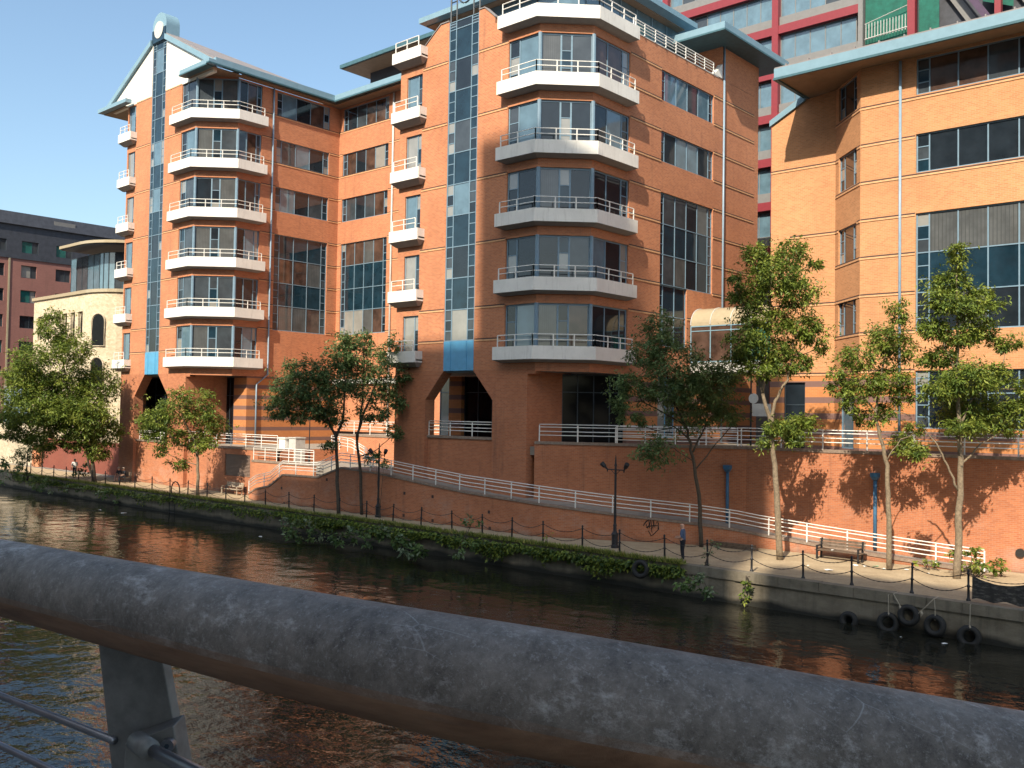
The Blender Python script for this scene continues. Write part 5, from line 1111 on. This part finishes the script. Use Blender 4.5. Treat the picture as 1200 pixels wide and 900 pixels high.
# grass, moss and weeds along the quay edge: too many to count
rng = random.Random(77); g = MB(); w_ = MB()
for i in range(36000):
    x = -23.2 - 78 * rng.random() ** 1.15
    dense = .5 + .5 * math.sin(x * .7) * math.sin(x * .31 + 1)
    if rng.random() > .35 + .65 * dense: continue
    y = 37.98 + abs(rng.gauss(0, .24)); z = .03; s = rng.uniform(.09, .38)
    d = Vector((rng.gauss(0, .45), rng.gauss(-.1, .45), 1)).normalized() * s; b = Vector((rng.uniform(-1, 1), rng.uniform(-.3, .3), 0)).normalized() * rng.uniform(.014, .04)
    c = Vector((x, y, z)); g.face([c - b, c + b, c + d + Vector((0, 0, -s * .15))], rng.choices((0, 1, 2), (3, 4, 3))[0])
o = g.build('quay_grass', LEAF['dry']); tag(o, 'rough yellow green grass along the top of the quay wall', 'grass', None, 'stuff')
for i in range(17000):
    x = -23.0 - 32 * rng.random() if rng.random() < .72 else -50 - 50 * rng.random()
    lim = -.25 - .95 * (.5 + .5 * math.sin(x * 1.3) * math.sin(x * .47 + 2)) * rng.random(); z = lim * rng.random() ** .6 - .02
    leaf(w_, Vector((x, 38.12 - rng.random() * .30, z)), rng.uniform(.10, .26), rng, .6, .5, rng.choices((0, 1, 2), (4, 3, 4))[0], Vector((0, -.6, 0)))
o = w_.build('quay_weeds', LEAF['tree'][:2] + LEAF['bush'][2:]); tag(o, 'weeds and moss hanging down the face of the quay wall', 'weeds', None, 'stuff')
# ------------------------------------------------------------------ people
def skinmat(name, col): return plain(name, col, .55, var=.06, scale=6)
M['skin'] = skinmat('skin', (.52, .30, .21)); M['hair_grey'] = plain('grey_hair', (.30, .26, .22), .8)
M['shirt_blue'] = plain('blue_shirt', (.07, .105, .18), .8, scale=8); M['trousers_navy'] = plain('navy_trousers', (.012, .014, .022), .85); M['shoe'] = plain('dark_shoe', (.02, .018, .016), .6)
M['shirt_white'] = plain('white_shirt', (.62, .61, .60), .8); M['shirt_dark'] = plain('dark_shirt', (.02, .022, .03), .8); M['shorts_pink'] = plain('dusty_pink_trousers', (.36, .22, .20), .85)
def person(label, loc, rot, J, mats, hair=True, extra=None):
    """J: joint -> (x, y, z); figure faces -Y before rotation. One skinned body mesh with skin, top, legs and shoe materials."""
    edges = [('pelvis', 'waist'), ('waist', 'chest'), ('chest', 'neck'), ('neck', 'chin'), ('chin', 'brow'), ('brow', 'crown')]
    for s in 'LR': edges += [('chest', 'sho' + s), ('sho' + s, 'elb' + s), ('elb' + s, 'wri' + s), ('wri' + s, 'palm' + s), ('pelvis', 'hip' + s), ('hip' + s, 'kne' + s), ('kne' + s, 'ank' + s), ('ank' + s, 'toe' + s)]
    rad = dict(pelvis=(.15, .12), waist=(.15, .115), chest=(.17, .12), neck=(.058, .06), chin=(.068, .075), brow=(.078, .095), crown=(.055, .065))
    for s in 'LR': rad.update({'sho' + s: (.07, .07), 'elb' + s: (.045, .045), 'wri' + s: (.03, .032), 'palm' + s: (.022, .042), 'hip' + s: (.095, .095), 'kne' + s: (.062, .062), 'ank' + s: (.043, .045), 'toe' + s: (.035, .04)})
    me = bpy.data.meshes.new('person'); names = list(J); idx = {k: i for i, k in enumerate(names)}
    me.from_pydata([J[k] for k in names], [(idx[a], idx[b]) for a, b in edges], []); o = bpy.data.objects.new('person_tmp', me); COL.objects.link(o)
    md = o.modifiers.new('skin', 'SKIN'); sb = o.modifiers.new('sub', 'SUBSURF'); sb.levels = 2; sb.render_levels = 2
    for k, i in idx.items(): me.skin_vertices[0].data[i].radius = tuple(q * (1.28 if k in ('pelvis', 'waist', 'chest') or k[:3] in ('sho', 'hip') else 1.15) for q in rad[k]); me.skin_vertices[0].data[i].use_root = (k == 'pelvis')
    dg = bpy.context.evaluated_depsgraph_get(); ev = o.evaluated_get(dg); m2 = bpy.data.meshes.new_from_object(ev); bpy.data.objects.remove(o)
    bm = bmesh.new(); bm.from_mesh(m2)
    V = {k: Vector(v) for k, v in J.items()}
    # fingers: five short tapered chains rooted in each palm; nose, ears on the head
    ex = MB()
    for s in 'LR':
        p, w = V['palm' + s], V['wri' + s]; d = (p - w).normalized(); sd = d.cross(Vector((0, 0, 1))); sd = sd.normalized() if sd.length > .05 else Vector((1, 0, 0)); up = sd.cross(d)
        for f, ln in zip((-.030, -.010, .010, .029), (.060, .072, .076, .062)):
            a = p + sd * f - d * .01; ex.tube([a, a + d * ln * .6, a + d * ln * .9 - up * ln * .45], [.011, .010, .007], 5)
        a = p - d * .05 + sd * .036; ex.tube([a, a + d * .03 + sd * .03, a + d * .065 + sd * .03 - up * .01], [.013, .012, .008], 5)
    hd = V['brow']; fw = (Vector((0, -1, 0)) if 'face' not in J else V['face'])
    ex.tube([V['chin'].lerp(hd, .75) + fw * .08, V['chin'].lerp(hd, .45) + fw * .125, V['chin'].lerp(hd, .3) + fw * .095], [.008, .017, .012], 5)
    for s in (-1, 1): e = V['chin'].lerp(hd, .6) + Vector((s * .088, 0, 0)); ex.tube([e + Vector((0, 0, -.03)), e + Vector((s * .012, .012, 0)), e + Vector((0, .01, .03))], [.008, .012, .008], 5)
    tmp = bpy.data.meshes.new('t'); tmp.from_pydata(ex.v, [], ex.f); bm.from_mesh(tmp); out_ = bpy.data.meshes.new('person'); bm.normal_update(); bm.to_mesh(out_); bm.free()
    segs = [(a, b) for a, b in edges]
    zone = {}
    for a, b in edges:
        kk = (a, b)
        if b in ('chin', 'brow', 'crown') or b.startswith('wri') or b.startswith('palm'): zone[kk] = 0
        elif b.startswith(('hip', 'kne', 'ank')): zone[kk] = 2
        elif b.startswith('toe'): zone[kk] = 3
        elif (a, b) == ('neck', 'chin'): zone[kk] = 0
        else: zone[kk] = 1
    for mt in mats: out_.materials.append(M[mt])
    for f in out_.polygons:
        c = f.center; best = None; bd = 9
        for a, b in segs:
            A, B = V[a], V[b]; t = max(0, min(1, (c - A).dot(B - A) / (B - A).length_squared)); q = (c - A.lerp(B, t)).length
            if q < bd: bd, best, bt = q, (a, b), t
        z = zone[best]
        if best == ('pelvis', 'waist') and bt < .35: z = 2
        if best[1].startswith('elb') and False: z = 0
        f.material_index = z; f.use_smooth = True
    o = bpy.data.objects.new('person', out_); COL.objects.link(o); tag(o, label, 'person'); o.location = loc; o.rotation_euler = (0, 0, rot)
    hm = MB(); c = V['brow'] + Vector((0, .012, .02))
    prof = [(0, .105)] if False else None
    if hair:
        for i in range(6):
            pass
        hm.lathe([(.098, -.05), (.104, 0.0), (.096, .045), (.07, .085), (.03, .102), (.004, .105)], tuple(c), 12); h = hm.build('hair', M[hair], None, True); h.parent = o
    for s in (-1, 1):
        e = MB(); e.lathe([(.003, -.010), (.010, -.004), (.010, .004), (.003, .010)], tuple(V['chin'].lerp(hd, .62) + fw * .092 + Vector((s * .032 if abs(fw.y) > .5 else 0, s * .032 if abs(fw.y) <= .5 else 0, 0))), 6); y = e.build('eye', M['shoe'], None); y.parent = o
    return o
ST_J = dict(pelvis=(0, 0, .93), waist=(0, -.01, 1.10), chest=(0, 0, 1.34), neck=(0, -.01, 1.50), chin=(0, -.03, 1.58), brow=(0, -.035, 1.68), crown=(0, -.02, 1.74),
            shoL=(.19, 0, 1.42), elbL=(.25, -.03, 1.14), wriL=(.16, -.25, 1.08), palmL=(.11, -.33, 1.09), shoR=(-.19, 0, 1.42), elbR=(-.25, -.03, 1.14), wriR=(-.15, -.26, 1.10), palmR=(-.09, -.33, 1.11),
            hipL=(.10, 0, .88), kneL=(.11, -.03, .48), ankL=(.11, .02, .08), toeL=(.13, -.14, .035), hipR=(-.10, 0, .88), kneR=(-.11, -.02, .48), ankR=(-.12, .02, .08), toeR=(-.15, -.14, .035))
P0 = hitZ(800, 657, 0)
person('bald man in blue shirt and dark trousers standing on the towpath, hands before him', (P0.x, P0.y, .0), R(-68), ST_J, ['skin', 'shirt_blue', 'trousers_navy', 'shoe'], None)
P1 = hitZ(87, 567, 0); WJ = dict(ST_J); WJ.update(wriL=(.27, -.08, .88), palmL=(.27, -.11, .79), wriR=(-.27, -.10, .88), palmR=(-.27, -.13, .79), kneL=(.1, -.16, .50), ankL=(.1, -.14, .09), toeL=(.11, -.30, .04), kneR=(-.1, .02, .48), ankR=(-.1, .2, .12), toeR=(-.1, .08, .04))
person('person in white top and dark trousers walking at the far left of the towpath', (-91.9, 40.5, 0), R(60), WJ, ['skin', 'shirt_white', 'trousers_navy', 'shoe'], 'hair_grey')
SIT = dict(pelvis=(0, .05, .50), waist=(0, .06, .68), chest=(0, .0, .92), neck=(0, -.05, 1.08), chin=(0, -.09, 1.16), brow=(0, -.10, 1.26), crown=(0, -.08, 1.32),
           shoL=(.19, -.02, 1.0), elbL=(.25, -.08, .74), wriL=(.15, -.30, .66), palmL=(.11, -.37, .64), shoR=(-.19, -.02, 1.0), elbR=(-.25, -.08, .74), wriR=(-.15, -.30, .66), palmR=(-.11, -.37, .64),
           hipL=(.10, .0, .50), kneL=(.13, -.42, .52), ankL=(.13, -.40, .09), toeL=(.14, -.56, .04), hipR=(-.10, .0, .50), kneR=(-.13, -.42, .52), ankR=(-.13, -.44, .09), toeR=(-.14, -.60, .04))
P2 = Vector((-84.3, 41.2, 0))
person('person in dusty pink trousers seated on the bench by the left tower pier', (P2.x, 41.2, 0), R(25), SIT, ['skin', 'shirt_dark', 'shorts_pink', 'shoe'], 'hair_grey')
person('person all in dark clothes seated at the right end of the bench by the pier', (P2.x + 1.0, 41.2, 0), R(-10), SIT, ['skin', 'shirt_dark', 'trousers_navy', 'shoe'], 'hair_grey')
bench('dark bench by the left tower pier with two people sitting on it', P2.x + .5, 41.25, 0, 'old_wood', 2.2)
# ------------------------------------------------------------------ the footbridge parapet the picture was taken over
def rail_mat():
    m, n, b = _new("weathered_round_handrail"); p = _pos(n)
    n1 = _noise(n, 24, 9, .84, p); n2 = _noise(n, 140, 5, .85, p); n3 = _noise(n, 2.6, 4, .6, p)
    c = _mix(n, _ramp(n, _math(n, 'ADD', _math(n, 'MULTIPLY', n1, .6), _math(n, 'MULTIPLY', n3, .4)), .38, .60), (.066, .054, .045), (.27, .228, .195))
    c = _mix(n, _math(n, 'MULTIPLY', _ramp(n, n2, .54, .66), .5), c, (.42, .395, .37))
    pale = _math(n, 'MULTIPLY', _ramp(n, _noise(n, 5.5, 10, .82, _pos(n, (.8, 1.6, 1.6))), .53, .66), .75)
    c = _mix(n, pale, c, (.60, .555, .52))
    c = _mix(n, _math(n, 'MULTIPLY', _ramp(n, n3, .60, .72), .45), c, (.13, .135, .05))
    w = n.nodes.new("ShaderNodeTexVoronoi"); w.feature = 'DISTANCE_TO_EDGE'; w.inputs["Scale"].default_value = 9
    mp = n.nodes.new("ShaderNodeMapping"); mp.inputs["Rotation"].default_value = (.3, .2, .7); mp.inputs["Scale"].default_value = (.5, 2.2, 2.2); g = n.nodes.new("ShaderNodeNewGeometry"); n.links.new(g.outputs["Position"], mp.inputs[0]); n.links.new(mp.outputs[0], w.inputs["Vector"])
    scr = _math(n, 'MULTIPLY', _ramp(n, w.outputs["Distance"], .012, .0), _ramp(n, _noise(n, 6, 3, .6, p), .5, .65)); c = _mix(n, _math(n, 'MULTIPLY', scr, .35), c, (.6, .6, .58))
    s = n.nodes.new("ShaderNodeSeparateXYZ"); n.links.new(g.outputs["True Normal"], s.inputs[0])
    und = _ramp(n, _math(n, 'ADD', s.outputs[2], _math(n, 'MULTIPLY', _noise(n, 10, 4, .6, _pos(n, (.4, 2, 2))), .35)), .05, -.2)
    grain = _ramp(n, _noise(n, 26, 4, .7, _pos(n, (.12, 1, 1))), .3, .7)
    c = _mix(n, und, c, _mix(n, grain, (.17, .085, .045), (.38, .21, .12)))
    n.links.new(c, b.inputs["Base Color"]); b.inputs["Roughness"].default_value = .62; b.inputs["Specular IOR Level"].default_value = .35
    _bump(n, b, _math(n, 'ADD', n2, _math(n, 'MULTIPLY', n1, 1.5)), .28, .004); return m
M['handrail'] = rail_mat()
M['steel'] = plain("dull_grey_steel", (.20, .195, .185), .55, .35, .25, 26); M['steel_bright'] = plain("worn_steel_rod", (.26, .26, .28), .38, .8, .15, 14)
RADI = .070
key = [(-420, 577, 40), (-180, 635, 62), (0, 675.5, 84), (400, 765.0, 127.5), (700, 823.5, 148.5), (1200, 915, 157), (1700, 1000, 162)]
P = []
for x, y, th in key: P.append(at(x, y, 2 * RADI * FPX / th))
def catmull(P, k=14):
    out = []
    for i in range(len(P) - 1):
        a, b, c, d = P[max(i - 1, 0)], P[i], P[i + 1], P[min(i + 2, len(P) - 1)]
        for j in range(k):
            t = j / k; out.append(.5 * ((2 * b) + (c - a) * t + (2 * a - 5 * b + 4 * c - d) * t * t + (3 * b - a - 3 * c + d) * t ** 3))
    return out + [P[-1]]
path = catmull(P)
br = thing('bridge_parapet', 'footbridge parapet with a thick weathered grey handrail crossing the whole foreground', 'parapet', tuple(path[40]))
m = MB(); m.tube(path, RADI, 40); m.build('handrail', M['handrail'], br, True)
def plate(pix, ws, t, name, mat, parent, bevel=0):
    A = [at(x, y, w) for (x, y), w in zip(pix, ws)]; nrm = (A[1] - A[0]).cross(A[3] - A[0]).normalized()
    if nrm.dot(FW) < 0: nrm = -nrm
    B = [a + nrm * t for a in A]; m = MB(); m.hexa(A, B) ; o = m.build(name, M[mat], parent)
    md = o.modifiers.new('bevel', 'BEVEL'); md.width = .002; md.segments = 2; return o
w0 = 2 * RADI * FPX / 100
post = plate([(113, 735), (186, 752), (218, 925), (133, 925)], [w0 * 1.0, w0 * .985, w0 * .99, w0 * 1.005], .022, 'post', 'steel', br)
pl = MB(); A = [at(112, 742, w0 * 1.012), at(118, 742, w0 * .998), at(139, 925, w0 * 1.0), at(131, 925, w0 * 1.014)]
cl = plate([(146, 872), (203, 851), (216, 930), (143, 930)], [w0 * .965, w0 * .96, w0 * .965, w0 * .97], .045, 'clamp', 'steel', br)
bo = at(196, 874, w0 * .955); nn = -FW
m = MB(); m.tube([bo + FW * .012, bo - FW * .0015], .0105, 18); o = m.build('bolt', M['steel_bright']); o.parent = cl
m = MB(); m.tube([bo + FW * .01, bo - FW * .003], .004, 6); o = m.build('bolt_socket', M['frame_dark']); o.parent = cl
for a, b, r in (((-160, 752, 2.4), (134, 868, w0 * .995), .0065), ((-160, 797, 2.4), (150, 945, w0 * .99), .0065)):
    m = MB(); m.tube([at(*a), at(*b)], r, 14); m.build('rod', M['steel_bright'], br, True)
m = MB(); m.tube([at(168, 874, w0 * .955), at(300, 938, w0 * .83), at(500, 1030, 1.05)], .0095, 14); m.build('rod', M['steel_bright'], br, True)
m = MB(); m.tube([at(160, 868, w0 * .962), at(176, 879, w0 * .94)], .016, 16); m.build('rod_collar', M['steel'], br, True)
# the deck underfoot
dk = MB(); dz = CAM_Z - 1.62
for i in range(len(path) - 1):
    a, b = path[i], path[i + 1]; d = Vector((b.x - a.x, b.y - a.y)).normalized(); n = Vector((d.y, -d.x))
    ia = Vector((a.x, a.y)) + n * 3.2; ib = Vector((b.x, b.y)) + n * 3.2
    dk.hexa([(a.x, a.y, dz - .25), (ia.x, ia.y, dz - .25), (ib.x, ib.y, dz - .25), (b.x, b.y, dz - .25)], [(a.x, a.y, dz), (ia.x, ia.y, dz), (ib.x, ib.y, dz), (b.x, b.y, dz)])
struct(dk.build('bridge_deck', M['paving']))
